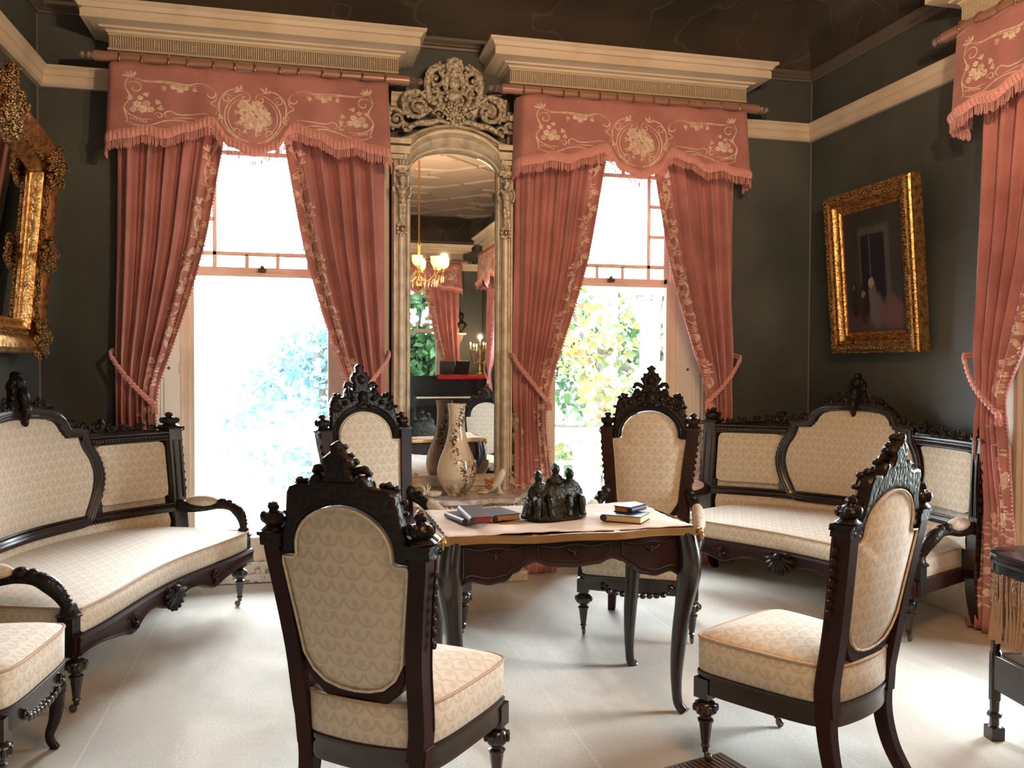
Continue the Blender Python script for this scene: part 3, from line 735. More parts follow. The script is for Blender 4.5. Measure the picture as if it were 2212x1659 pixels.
def finial(mb, x, y, z, s=1.):
    mb.lathe([(0, 0), (.042*s, 0), (.046*s, .006*s), (.036*s, .014*s), (.028*s, .02*s), (.036*s, .032*s), (.040*s, .044*s), (.032*s, .058*s), (.016*s, .064*s), (.012*s, .072*s), (.017*s, .08*s), (.014*s, .092*s), (0, .097*s)], 9, (x, y, z))
    for i in range(5):
        a = i*2*pi/5+.3; mb.sph((x+.034*s*cos(a), y+.034*s*sin(a), z+.044*s), (.013*s, .013*s, .02*s), 6, 5)
    for i in range(4):
        a = i*pi/2; mb.sph((x+.013*s*cos(a), y+.013*s*sin(a), z+.078*s), .009*s, 6, 4)
def scroll(mb, x, z, r, y, turns=1.3, a0=0, ccw=1, t=.3):
    P = spiral(x, z, r, turns, a0, ccw, 18, y); n = len(P); mb.tube(P, [r*t*(1-.6*i/n) for i in range(n)], 6); mb.sph((x, y-.004, z), r*.25, 6, 5)

def make_chair(arm=False, tall=1., cab=False):
    r = empty('armchair' if arm else 'side_chair')
    if arm: za, ra, zt, ht, hb, zb, ch, cx_ = 1.015, .160, 1.178, .217, .175, .56, .272, 1.1
    else: za, ra, zt, ht, hb, zb, ch, cx_ = .885, .162, 1.045, .214, .171, .492, .184, 1.
    lean = lambda z: (.228+max(0, z-.38)*.157) if not arm else (.22+max(0, z-.38)*.205)
    wp = lambda p: (p.x, p.y+lean(p.z), p.z)
    half = [(0, zb), (.05, zb+.004), (.10, zb+.018), (.14, zb+.05), (hb-.002, zb+.10), (hb+.01, zb+.18), (hb+(ht-hb)*.6, zb+(za-zb)*.7), (ht-.002, za-.02), (ht-.002, za), (ra+.012, za+.001), (ra, za+.012)]
    arch = [(ra*cos(a), za+.03+(zt-za-.03)*sin(a)) for a in [i*pi/2/9 for i in range(10)]]
    ol = sym(half+arch[:-1]+[(0, zt)])
    mb = MB(); cushion_panel(mb, ol, -.018, .020, .030, .022); piping(mb, [(x*.985, zb+(z-zb)*.995) for x, z in ol], .028, .0045); piping(mb, [(x*.985, zb+(z-zb)*.995) for x, z in ol], -.022, .004)
    mb.warp(wp); mb.build('backrest', 'cream_damask', r, smooth=60, mats=['braid'], fm=lambda p: 1 if p.area < .00009 and False else 0)
    # posts, U-shaped bottom rail and side moulding
    mb = MB()
    for s in (-1, 1):
        P = [(s*(hb+.030-.012), 0, .30), (s*(hb+.030), 0, .42), (s*(hb+.036), 0, zb+.1), (s*(hb+(ht-hb)*.6+.030), 0, zb+(za-zb)*.7), (s*(ht+.030), 0, za), (s*(ht+.034), 0, za+.06)]
        P = catmull(P, 4); mb.tube(P, .047 if arm else .037, 4, ph=pi/4, up=(0, 1, 0), flat=1.25)
        mb.tube([(p.x+s*.024, -.024, p.z) for p in P[3:]], .007, 5); mb.tube([(p.x-s*.010, -.034, p.z) for p in P[3:]], .006, 5)
        for i in range(7): mb.sph((P[-1].x+s*.030-s*.004*i, -.012, za-.02-.035*i), (.008, .013, .013), 6, 4)
    lo = [(x, z) for x, z in half[:5]]; inn = [(-x, z-.002) for x, z in reversed(lo)]+[(x, z-.002) for x, z in lo[1:]]
    out = [(x*1.04, z-.048+.010*(abs(x)/hb)**2) for x, z in inn]
    mb.plate(inn+list(reversed(out)), 0, .05, .006)
    mb.warp(wp); mb.build('back_frame', 'rosewood', r, smooth=35, bevel=.004)
    # crest
    X = lambda x: x*cx_; Zc = lambda h: zt+ch*h
    outer = [(ht-.006, za-.012), (ht+.004, za+.03), (ht+.002, za+.07), (X(.195), zt-.06*ch/.2), (X(.187), Zc(0)), (X(.181), Zc(.19)), (X(.168), Zc(.29)), (X(.145), Zc(.33)), (X(.112), Zc(.31)), (X(.098), Zc(.34)), (X(.094), Zc(.43)), (X(.082), Zc(.50)), (X(.066), Zc(.50)), (X(.054), Zc(.44)), (X(.045), Zc(.50)), (X(.040), Zc(.58)), (X(.048), Zc(.64)), (X(.050), Zc(.70)), (X(.042), Zc(.77)), (X(.028), Zc(.82)), (X(.016), Zc(.86)), (X(.020), Zc(.92)), (X(.012), Zc(.98)), (0, Zc(1.01))]
    inner = [(0, zt+.004)]+[((ra+.006)*sin(a), za+.03+(zt-za-.026)*cos(a)) for a in [i*pi/2/9 for i in range(1, 10)]]+[(ra+.006, za+.014), (ra+.014, za+.006), (ht-.004, za+.004)]
    olc = sym([(0, zt+.004)]+inner[1:]+outer)
    mb = MB(); mb.plate(olc, 0, .05, .012)
    for s in (-1, 1):
        for q, (rr, tt) in enumerate(((.022, .008), (.040, .006))):
            mb.tube([(s*(ra+rr)*sin(a), -.028, za+.03+(zt-za-.03+rr)*cos(a)) for a in [i*pi/2/14 for i in range(15)]]+([(s*(ra+rr), -.028, za+.01)]), tt, 6)
        scroll(mb, s*X(.145), Zc(.12), X(.030), -.026, 1.4, pi/2, -s); scroll(mb, s*X(.083), Zc(.36), X(.024), -.026, 1.2, pi/2, s)
        mb.tube(catmull([(s*X(.030), -.004, Zc(.46)), (s*X(.055), -.006, Zc(.56)), (s*X(.078), -.006, Zc(.585)), (s*X(.098), -.006, Zc(.50))], 5), [.009]*4+[.013]*8+[.010, .008, .006, .004], 7)
        for (x, h, q) in ((.15, .36, .013), (.165, .30, .012), (.13, .35, .011), (.088, .53, .011), (.188, .10, .010), (.19, -.08, .009), (.046, .70, .012), (.034, .80, .010), (.016, .93, .010), (.105, .2, .016), (.06, .28, .016), (.03, .14, .014)):
            mb.sph((s*X(x), -.012 if h > .3 else -.026, Zc(h)), (X(q), q*1.3, X(q)*.9), 7, 5)
        mb.sph((s*(ht-.012), -.005, za+.105), .013, 8, 6)
        scroll(mb, s*(ht-.015), za+.06, .02, -.028, 1.1, 0, s)
    mb.sph((0, -.024, Zc(.30)), (.030, .024, .040)); mb.sph((0, -.020, Zc(.68)), (.026, .026, .030)); mb.sph((0, -.005, Zc(.95)), .014)
    for i in range(5):
        a = pi/2+(i-2)*.45; mb.sph((.03*cos(a), -.03, Zc(.12)+.03*sin(a)), (.008, .01, .015), 6, 4)
    mb.warp(wp); mb.build('crest', 'carved_wood', r, smooth=45)
    for s in (-1, 1):
        mb = MB(); x = s*(ht+.034); z = za+.062
        mb.box((x, 0, z), (.085, .075, .012)); mb.box((x, 0, z-.02), (.074, .066, .03)); finial(mb, x, 0, z+.005, .95)
        scroll(mb, x+s*.036, z-.012, .014, -.03, 1.1, 0, s)
        mb.warp(wp); mb.build('finial', 'carved_wood', r, smooth=45)
    # seat
    w = 1.0 if not arm else 1.17
    so = [(0, -.272), (.10, -.272), (.19, -.268), (.245, -.252), (.262, -.215), (.262, -.12), (.252, 0), (.238, .12), (.215, .205), (.172, .25), (.09, .268), (0, .274)]
    so = [(x*w, y) for x, y in so]; so = so+[(-x, y) for x, y in reversed(so[1:-1])]
    S3 = [(p.x, p.y) for p in catmull([(a, b, 0) for a, b in so], 3, closed=True)]
    zr = .252; zu = .335; zp = .462
    mb = MB(); mb.loft([[(x*f, y*f, z) for x, y in S3] for f, z in ((.93, zr), (.985, zr+.006), (.995, zr+.02), (.995, zu-.02), (1.01, zu-.012), (1.01, zu), (.96, zu+.004))])
    if arm or True:
        for i in range(9):
            t = (i-4)/4; mb.sph((t*.12*w, -.275, zr+.008-.014*(1-t*t)), (.018, .010, .014), 6, 4)
        for s in (-1, 1): scroll(mb, s*.15*w, zr+.035, .022, -.276, 1.2, 0, s)
    mb.build('seat_rail', 'ebonized_wood', r, smooth=40)
    mb = MB(); R = [[(x*.97, y*.97, zu) for x, y in S3], [(x*.995, y*.995, zu+.01) for x, y in S3], [(x*1.0, y*1.0, zp-.01) for x, y in S3], [(x*.985, y*.985, zp) for x, y in S3]]
    for f in (.92, .82, .7, .55, .4, .2, .03): R.append([(x*f, y*f, zp+.052*(1-f**2.6)) for x, y in S3])
    mb.loft(R)
    st = mb.build('seat', 'cream_damask', r, smooth=70)
    mb = MB(); mb.tube([(x*.996, y*.996, zp-.001) for x, y in S3], .0055, 6, closed=True); mb.build('piping', 'braid', st)
    # legs
    fx = .236 if not arm else .285
    for s in (-1, 1):
        mb = MB()
        if cab and s == 1:
            P = catmull([(.215, -.20, .30), (.238, -.225, .22), (.235, -.222, .12), (.222, -.205, .05), (.232, -.225, .0)], 5)
            mb.tube(P, [.038-.022*min(1, i/15) for i in range(len(P))], 8, up=(0, 1, 0)); mb.sph((.238, -.232, .225), (.032, .03, .035)); mb.sph((.25, -.22, .25), .016); mb.sph((.22, -.25, .25), .016)
            lg = mb.build('leg', 'carved_wood', r, smooth=50); continue
        turned_leg(mb, s*fx, -.225, zr+.01); lg = mb.build('leg', 'ebonized_wood', r, smooth=35)
        mb = MB(); caster(mb, s*fx, -.225); mb.build('caster', 'caster_brass', lg)
    for s in (-1, 1):
        mb = MB(); P = catmull([(s*(hb+.026), .225, .345), (s*(hb+.02), .230, .22), (s*(hb+.026), .26, .10), (s*(hb+.036), .315, 0)], 5)
        mb.tube(P, [.040-.012*i/len(P) for i in range(len(P))], 4, ph=pi/4, up=(0, 1, 0)); mb.build('leg', 'rosewood', r, smooth=30, bevel=.004)
    if arm:
        for s in (-1, 1):
            mb = MB(); P = catmull([(s*.235, .275, .70), (s*.268, .19, .675), (s*.292, .09, .615), (s*.305, 0, .575), (s*.310, -.08, .55), (s*.308, -.145, .515), (s*.300, -.19, .46), (s*.293, -.215, .40), (s*.288, -.22, .32)], 5)
            mb.tube(P, [.025+.006*sin(i*.35) for i in range(len(P))], 8)
            for i in range(9):
                p = P[16+i*2]; mb.sph((p.x, p.y-.018, p.z+.016), (.012, .010, .010), 6, 4)
            mb.sph((s*.310, -.10, .562), (.026, .034, .028)); mb.sph((s*.24, .25, .715), (.030, .03, .036)); mb.sph((s*.262, .20, .70), (.024, .034, .026))
            a = mb.build('arm', 'carved_wood', r, smooth=50)
            mb = MB(); mb.tube(catmull([(s*.282, .135, .665), (s*.290, .11, .655), (s*.300, .05, .625), (s*.307, -.02, .595), (s*.309, -.06, .578), (s*.309, -.075, .570)], 4), [.004, .015, .022, .027, .030, .033, .034, .035, .036, .036, .036, .036, .035, .033, .030, .026, .022, .018, .012, .006, .002], 12); mb.build('arm_pad', 'cream_damask', a, smooth=180)
    return r

def make_sofa():
    r = empty('sofa')
    yb = lambda x: .40-.33*min(1.03, abs(x)/.93)**2
    wp = lambda p: (p.x, p.y+yb(p.x)+max(0, p.z-.45)*.09, p.z)
    wpn = lambda p: (p.x*(1+.0*p.z), p.y+yb(p.x)+max(0, p.z-.45)*.09, p.z)
    yf = lambda x: -.345-.065*sin(min(1, abs(x)/.80)*pi/2)**2
    def dense(P, n=4):
        o = []
        for (a, b), (c, d) in zip(P, P[1:]+P[:1]):
            k = max(1, int(math.hypot(c-a, d-b)/.035))
            o += [(a+(c-a)*i/k, b+(d-b)*i/k) for i in range(k)]
        return o
    ch = [(0, .615), (.20, .615), (.30, .62), (.335, .635), (.352, .67), (.385, .76), (.398, .84), (.382, .925), (.348, .99), (.334, 1.04), (.262, 1.043), (.25, 1.058), (.235, 1.10), (.20, 1.132), (.15, 1.148), (.07, 1.155), (0, 1.156)]
    ch = [(a*1.13, 1.156-(1.156-b)*1.065) for a, b in ch]
    cen = sym([(p.x, p.y) for p in catmull([(a, b, 0) for a, b in ch[:10]], 3)]+ch[10:])
    side = dense([(.502, .633), (.83, .633), (.866, .650), (.870, .69), (.870, .94), (.860, .968), (.83, .975), (.51, .975), (.484, .962), (.505, .90), (.520, .82), (.510, .73), (.480, .655)])
    mb = MB(); cushion_panel(mb, cen, -.012, .02, .034, .01); mb.warp(wp); mb.build('centre_panel', 'cream_damask', r, smooth=60, label='shouldered oval centre panel in cream damask')
    for s in (-1, 1):
        mb = MB(); cushion_panel(mb, [(s*x, z) for x, z in side], -.008, .02, .026, .01); mb.warp(wp); mb.build('side_panel', 'cream_damask', r, smooth=60)
    mb = MB(); rings = []
    for i in range(41):
        x = -.86+1.72*i/40; rings.append([(x, -.006, .44), (x, -.018, .49), (x, -.006, .545), (x, .03, .545), (x, .03, .44)])
    mb.loft(rings); mb.warp(wp); mb.build('lower_back', 'cream_damask', r, smooth=60)
    mb = MB(); ol = dense([(-.87, .46), (.87, .46), (.875, 1.0), (.30, 1.03), (.24, 1.12), (0, 1.16), (-.24, 1.12), (-.30, 1.03), (-.875, 1.0)]); rings = []
    for i in range(41):
        x = -.875+1.75*i/40; t = interp([(0, 1.15), (.24, 1.10), (.34, 1.0), (.875, 1.0)], abs(x)); rings.append([(x, .026, .46), (x, .026, t), (x, .045, t), (x, .045, .46)])
    mb.loft(rings); mb.warp(wp); mb.build('outside_back', 'cream_damask', r, smooth=30)
    # wooden back frame
    mb = MB()
    off = [(x*1.0+(.030 if x > 0 else -.030 if x < 0 else 0)*(1 if .66 < z < 1.05 else .5), z+(.030 if z > 1.03 else 0)-(.0 if z > .66 else .022)) for x, z in cen]
    mb.tube([(x, 0, z) for x, z in off], .036, 8, closed=True, flat=1.05); mb.tube([(x*.955, -.030, .86+(z-.86)*.965) for x, z in off], .006, 5, closed=True)
    mb.tube([(x*1.02, -.034, .86+(z-.86)*1.01) for x, z in off], .007, 5, closed=True)
    for i in range(0, len(off), 1):
        x, z = off[i]; mb.sph((x*1.045, -.024, .86+(z-.86)*1.03), .010, 6, 4)
    mb.tube([(-.91+1.82*i/40, 0, .567) for i in range(41)], .030, 6); mb.tube([(-.91+1.82*i/40, -.026, .595) for i in range(41)], .007, 5)
    for i in range(47): mb.sph((-.50+1.0*i/46, -.030, .55), .009, 6, 4)
    for s in (-1, 1):
        mb.tube([(s*(.39+.53*i/20), 0, 1.008) for i in range(21)], .029, 6); mb.tube([(s*(.43+.49*i/20), -.026, 1.028) for i in range(21)], .010, 5); mb.tube([(s*(.45+.47*i/20), -.02, .984) for i in range(21)], .005, 5)
        for i in range(24): mb.sph((s*(.45+.019*i), -.028, .998), .007, 5, 4)
        mb.bx(s*.880, s*.946, -.035, .035, .30, 1.05)
        for i in range(7): mb.sph((s*.952, -.01, .98-.05*i), (.010, .016, .018), 6, 4)
        mb.tube([(s*.897, -.038, .63), (s*.897, -.038, .98)], .006, 5); mb.tube([(s*.929, -.038, .63), (s*.929, -.038, .98)], .006, 5)
        mb.bx(s*.41, s*.48, -.018, .02, .56, .66)
    mb.warp(wp); mb.build('back_frame', 'ebonized_wood', r, smooth=40, bevel=.003)
    # carved crests
    mb = MB()
    outer = [(.27, 1.075), (.262, 1.10), (.25, 1.14), (.225, 1.175), (.185, 1.20), (.16, 1.235), (.13, 1.232), (.10, 1.215), (.07, 1.24), (.055, 1.27), (.05, 1.30), (.058, 1.33), (.04, 1.355), (.02, 1.37), (.018, 1.39), (0, 1.405)]
    inn = [(0, 1.165), (.15, 1.162), (.205, 1.145), (.238, 1.11), (.255, 1.07)]
    mb.plate(sym(inn+outer), 0, .045, .01)
    for s in (-1, 1):
        for x, z, q, a, c in ((.15, 1.215, .032, 0, 1), (.205, 1.175, .024, 1, -1), (.09, 1.215, .030, 2, 1), (.245, 1.13, .018, 0, 1), (.04, 1.30, .020, 1, -1)): scroll(mb, s*x, z, q, -.02, 1.3, a, c*s, .34)
        for x, z, q in ((.03, 1.35, .014), (.05, 1.325, .014), (.055, 1.27, .016), (.17, 1.245, .010), (.12, 1.235, .012), (.07, 1.195, .018), (.28, 1.10, .016), (.30, 1.085, .014), (.32, 1.11, .016), (.22, 1.20, .014), (.195, 1.225, .012), (.28, 1.13, .014)): mb.sph((s*x, -.012, z), (q*1.2, q*1.2, q*1.2), 7, 5)
        for i in range(13):
            t = i/12; x = .255*(1-t)+.02*t if False else .27*cos(t*pi/2*.92); z = 1.065+.145*sin(t*pi/2)
            mb.sph((s*x*1.04, -.012, z), (.015+.004*(i % 2), .018, .013+.005*(i % 2)), 7, 5)
        for x, z, q, a, c in ((.30, 1.105, .030, 1, -1), (.355, 1.085, .026, 2, 1), (.265, 1.15, .024, 0, 1), (.12, 1.25, .020, 1, -1)): scroll(mb, s*x, z, q, -.016, 1.3, a, c*s, .36)
    mb.sph((0, -.02, 1.345), (.034, .030, .034)); mb.sph((0, -.02, 1.385), .018); mb.sph((0, -.035, 1.27), (.034, .034, .05)); mb.sph((0, -.04, 1.20), (.026, .034, .05)); mb.sph((0, -.035, 1.15), (.016, .02, .03))
    mb.warp(wp); mb.build('crest', 'carved_wood', r, smooth=45)
    for s in (-1, 1):
        mb = MB()
        ol = [(.34, 1.055), (.34, 1.085), (.37, 1.10), (.40, 1.105), (.42, 1.135), (.46, 1.14), (.50, 1.12), (.54, 1.11), (.60, 1.105), (.66, 1.10), (.72, 1.095), (.78, 1.08), (.83, 1.075), (.85, 1.055)]
        mb.plate([(s*(x+.03), 1.03+(z-1.055)*.62) for x, z in ol], 0, .026, .006)
        for x, z, q, a, c in ((.385, 1.09, .028, 0, 1), (.455, 1.10, .034, 1, -1), (.545, 1.085, .024, 2, 1), (.62, 1.085, .020, 0, -1), (.70, 1.08, .018, 1, 1), (.775, 1.07, .016, 2, -1), (.335, 1.09, .016, 2, -1)): scroll(mb, s*(x+.03), z-.012, q*1.2, -.020, 1.3, a, c*s, .36)
        for i in range(16): mb.sph((s*(.39+.031*i), -.008, 1.10-.0025*i+.010*sin(i*1.7)), (.012, .012, .011), 6, 4)
        mb.sph((s*.355, -.01, 1.115), (.016, .016, .020)); mb.warp(wp); mb.build('side_crest', 'carved_wood', r, smooth=45)
        mb = MB(); mb.box((s*.913, 0, 1.055), (.088, .08, .012)); finial(mb, s*.913, 0, 1.06, .95); scroll(mb, s*.953, 1.04, .014, -.03, 1.1); mb.warp(wp); mb.build('finial', 'carved_wood', r, smooth=45)
    # seat
    mb = MB(); rings = []; zp = .445; N = 44
    for i in range(N+1):
        t = -1+2*i/N; x = .83*t; f = yf(x); e = 1-abs(t)**8; b = yb(x)-.005
        if abs(t) > .97: f += .02*(abs(t)-.97)/.03
        cs = [(x, f+.012, .335), (x, f, .35), (x, f, zp-.01), (x, f+.012, zp)]
        for q in (.06, .15, .3, .5, .7, .85, 1.0):
            cs.append((x, f+.012+(b-f-.012)*q, zp+.055*e*min(1, (1-(1-q*1.6)**2) if q < .6 else 1)*(1-.25*max(0, q-.6))))
        cs.append((x, b, .335)); rings.append(cs)
    mb.loft(rings); st = mb.build('seat', 'cream_damask', r, smooth=55)
    mb = MB(); mb.tube([(-.83, .08, zp), (-.833, -.2, zp), (-.83, yf(.83)+.02, zp)]+[(x, yf(x)+.003, zp-.002) for x in [-.815+1.63*i/40 for i in range(41)]]+[(.83, yf(.83)+.02, zp), (.833, -.2, zp), (.83, .08, zp)], .006, 6)
    mb.build('piping', 'braid', st)
    mb = MB(); rings = []
    for i in range(61):
        x = -.85+1.7*i/60; u = abs(x)/.85
        zb = .252-.040*math.exp(-((abs(x)-.0)/.12)**2)-.026*math.exp(-((abs(x)-.40)/.07)**2)+.016*sin(u*9)
        y = yf(x); rings.append([(x, y-.012, .338), (x, y-.020, .325), (x, y-.014, .31), (x, y-.014, zb+.02), (x, y-.022, zb+.008), (x, y-.012, zb), (x, y+.03, zb), (x, y+.03, .338)])
    mb.loft(rings)
    for s in (-1, 1):
        mb.bx(s*.82, s*.862, yf(.84), .10, .265, .338)
        for x in (.40,): 
            y = yf(x)-.02; scroll(mb, s*x, .285, .030, y, 1.3, 0, s); scroll(mb, s*(x+.05), .30, .022, y, 1.2, pi, -s); mb.sph((s*x, y-.008, .25), (.016, .014, .018))
    rails = mb.build('seat_rail', 'rosewood', r, smooth=40)
    mb = MB(); y = yf(0)-.026
    for i in range(9):
        a = pi/2+pi+(i-4)*.36; mb.tube([(0, y, .315), (.05*cos(a), y-.018, .305+.05*sin(a)), (.088*cos(a), y-.012, .305+.088*sin(a))], [.008, .013, .009], 6); mb.sph((.094*cos(a), y-.012, .305+.094*sin(a)), .011, 6, 5)
    mb.sph((0, y-.018, .315), (.026, .02, .02)); 
    for s in (-1, 1): scroll(mb, s*.055, .322, .020, y, 1.2, 0, s)
    mb.build('carved_shell', 'carved_wood', rails, smooth=50)
    for s in (-1, 1):
        mb = MB(); turned_leg(mb, s*.79, -.365, .262); lg = mb.build('leg', 'ebonized_wood', r, smooth=35)
        mb = MB(); caster(mb, s*.79, -.365); mb.build('caster', 'caster_brass', lg)
        mb = MB(); P = catmull([(s*.90, .10, .33), (s*.90, .105, .22), (s*.905, .13, .1), (s*.91, .18, 0)], 5)
        mb.tube(P, [.040-.012*i/len(P) for i in range(len(P))], 4, ph=pi/4, up=(0, 1, 0)); mb.build('leg', 'ebonized_wood', r, smooth=30, bevel=.004)
        mb = MB(); P = catmull([(s*.905, .08, .570), (s*.905, .0, .570), (s*.905, -.10, .572), (s*.902, -.19, .582), (s*.892, -.27, .580), (s*.877, -.325, .545), (s*.858, -.355, .49), (s*.842, -.365, .43), (s*.83, -.365, .30)], 5)
        mb.tube(P, [.028+.007*sin(i*.33) for i in range(len(P))], 9)
        for i in range(10):
            p = P[16+i*2]; mb.sph((p.x, p.y-.018, p.z+.016), (.013, .011, .010), 6, 4)
        mb.sph((s*.902, -.205, .605), (.030, .034, .026)); mb.sph((s*.895, -.252, .598), .026); mb.lathe([(0, 0), (.05, 0), (.052, .01), (.038, .02), (.030, .05), (0, .05)], 8, (s*.838, -.368, .415), ph=pi/8); mb.bx(s*.832-.034, s*.832+.034, -.40, -.334, .26, .415); mb.sph((s*.905, .05, .58), (.03, .03, .034))
        a = mb.build('arm', 'carved_wood', r, smooth=50)
        mb = MB(); mb.sph((s*.905, -.075, .608), (.042, .105, .036), 14, 9); mb.build('arm_pad', 'cream_damask', a, smooth=180)
    return r

sc = make_chair(False)
sc.location = (.30, 2.752, 0); sc.rotation_euler.z = rad(143.7)
tag(sc, 'dark carved side chair seen from behind, left of the centre table', 'chair', 'carved side chairs')
c2 = copy_tree(sc); c2.location = (1.735, 2.768, 0); c2.rotation_euler.z = rad(207.3)
tag(c2, 'dark carved side chair seen side-on at lower right, its seat towards the table', 'chair')
c3 = make_chair(False, cab=True); c3.location = (-1.165, 3.30, 0); c3.rotation_euler.z = rad(84)
tag(c3, 'cream-seated carved chair cut off by the left edge, in front of the left sofa', 'chair', 'carved side chairs')
a1 = make_chair(True); a1.location = (1.803, 4.412, 0); a1.rotation_euler.z = rad(-28.5)
tag(a1, 'tall carved armchair behind the table, before the right back-wall window', 'armchair', 'tall carved armchairs')
a2 = copy_tree(a1); a2.location = (.469, 4.60, 0); a2.rotation_euler.z = rad(24)
tag(a2, 'tall carved armchair beside the marble console, between left window and pier mirror', 'armchair')
so = make_sofa(); so.location = (3.085, 4.735, 0); so.rotation_euler.z = rad(-65.5)
tag(so, 'cream damask sofa with black carved frame in the right corner below the painting', 'sofa', 'carved sofas')
so2 = copy_tree(so); so2.location = (-1.0, 4.71, 0); so2.rotation_euler.z = rad(70)
tag(so2, 'cream damask sofa with black carved frame along the left wall below the gilt mirror', 'sofa')

# ------------------------------------------------------------------ centre table
def make_table():
    r = empty('centre_table', (1.043, 3.575, 0)); hx, hy = .535, .335
    tag(r, 'dark red-brown serpentine writing table with brass edge in the middle of the room', 'table')
    def edge(k=1., n=24):
        P = []
        for i in range(n): t = -1+2*i/n; P.append((t*hx, -hy-.014*cos(t*pi)*1+.012*cos(3*t*pi)))
        for i in range(n): t = -1+2*i/n; P.append((hx+.010*cos(t*pi), t*hy))
        for i in range(n): t = 1-2*i/n; P.append((t*hx, hy+.014*cos(t*pi)-.012*cos(3*t*pi)))
        for i in range(n): t = 1-2*i/n; P.append((-hx-.010*cos(t*pi), t*hy))
        return [(x*k, y*k) for x, y in P]
    mb = MB(); mb.loft([[(x, y, z) for x, y in edge(k)] for k, z in ((.97, .748), (.985, .752), (.99, .775), (.97, .779))]); tp = mb.build('top', 'rosewood', r, smooth=30)
    mb = MB(); E_ = edge(1.0); mb.loft([[(x*k, y*k, z) for x, y in E_] for k, z in ((.985, .750), (1.002, .752), (1.008, .760), (1.0, .768), (1.004, .774), (1.0, .7815), (.985, .783), (.984, .76))], cap=False, wrap=True)
    for s in (-1, 1):
        for q in (-1, 1):
            mb.sph((s*hx, q*hy, .767), (.018, .018, .016)); mb.sph((s*hx*1.01, q*hy*1.01, .75), (.012, .012, .02))
        mb.box((s*.17, -hy-.006, .767), (.02, .016, .034)); 
    mb.build('brass_edge', 'ormolu', tp, smooth=40)
    mb = MB()
    zb = [(0, .640), (.10, .648), (.16, .668), (.205, .655), (.235, .632), (.25, .628), (.28, .60), (.35, .588), (.42, .60), (.47, .575), (.52, .55)]
    def fr(x): return -hy+.035-.012*cos(x/hx*pi*1.0)-.022*math.exp(-((abs(x)-.31)/.12)**2)
    for sg in (-1, 1):
        rings = []
        for i in range(81):
            x = -.51+1.02*i/80; y = fr(x)*-sg; z = interp(zb, abs(x)); rings.append([(x, y, .752), (x, y+sg*.004, z+.02), (x, y+sg*.010, z+.008), (x, y+sg*.002, z), (x, y-sg*.022, z), (x, y-sg*.022, .752)])
        mb.loft(rings if sg < 0 else rings)
    for s in (-1, 1):
        rings = []
        for i in range(41):
            y = -.30+.6*i/40; x = s*(hx-.035+.012*cos(y/.3*pi)); z = .60+.05*cos(y/.3*pi*1.5)*.5; rings.append([(x, y, .752), (x, y, z), (x-s*.02, y, z), (x-s*.02, y, .752)])
        mb.loft(rings)
    ap = mb.build('apron', 'rosewood', r, smooth=35)
    for k, (x0, x1) in enumerate(((-.46, -.19), (-.165, .165), (.19, .46))):    # three drawer fronts with raised shaped mouldings
        rings = []; mb = MB(); 
        P = []; n = 16
        for i in range(n+1): t = i/n; P.append((x0+.012+(x1-x0-.024)*t, .735-.010*sin(t*2*pi)**2))
        for i in range(n+1): t = 1-i/n; x = x0+.012+(x1-x0-.024)*t; P.append((x, interp(zb, abs(x))+.028))
        mb.tube([(x, fr(x)-.004, z) for x, z in P], .0042, 5, closed=True)
        d = mb.build('drawer_moulding', 'ormolu' if False else 'ebonized_wood', ap, smooth=60)
        mb = MB(); xc = (x0+x1)/2; mb.tube(catmull([(xc-.035, fr(xc)-.010, .722), (xc-.015, fr(xc)-.014, .708), (xc, fr(xc)-.014, .715), (xc+.015, fr(xc)-.014, .708), (xc+.035, fr(xc)-.010, .722)], 4), .004, 5); mb.sph((xc, fr(xc)-.012, .70), (.008, .006, .012)); mb.build('handle', 'ebonized_wood', ap)
    for sx_ in (-1, 1):
        for sy_ in (-1, 1):
            mb = MB(); cx0, cy0 = sx_*(hx-.045), sy_*(hy-.045)
            P = catmull([(cx0, cy0, .755), (cx0+sx_*.014, cy0+sy_*.014, .66), (cx0+sx_*.010, cy0+sy_*.010, .56), (cx0-sx_*.010, cy0-sy_*.010, .38), (cx0-sx_*.024, cy0-sy_*.020, .18), (cx0-sx_*.020, cy0-sy_*.018, .05), (cx0-sx_*.004, cy0-sy_*.004, .012), (cx0+sx_*.004, cy0+sy_*.006, .0)], 5)
            n = len(P); mb.tube(P, [interp([(0, .044), (.25, .050), (.42, .034), (.7, .021), (.9, .020), (1, .028)], i/(n-1)) for i in range(n)], 10, up=(1, 0, 0))
            for s in (0, 1):
                a = [(cx0-sx_*(.02 if s == 0 else 0), cy0-sy_*(.0 if s == 0 else .02), .74)]
            mb.tube([(p.x+sx_*.022, p.y+sy_*.022, p.z) for p in P[3:16]], [.008-.0004*i for i in range(13)], 5)
            mb.build('leg', 'ebonized_wood', r, smooth=60)
    return r
make_table()
mb = MB(); nx, ny = 50, 30; rings = []
for j in range(ny+1):
    row = []
    for i in range(nx+1):
        u, v = -1+2*i/nx, -1+2*j/ny; x = 1.043+u*.515+.004*sin(j*1.9)*(abs(u) > .98); y = 3.575+v*.312+.005*sin(i*1.3)*(abs(v) > .98)
        row.append((x, y, .7865+.003*sin(u*5+v*3)+.0022*sin(u*17+v*9)*sin(v*6)))
    rings.append(row)
mb.loft(rings, closed=False, cap=False); cl = mb.build('table_cloth', 'cloth_cream', smooth=180); so_ = cl.modifiers.new('thick', 'SOLIDIFY'); so_.thickness = .003
tag(cl, 'cream cloth lying flat on the writing table under the books', 'tablecloth')

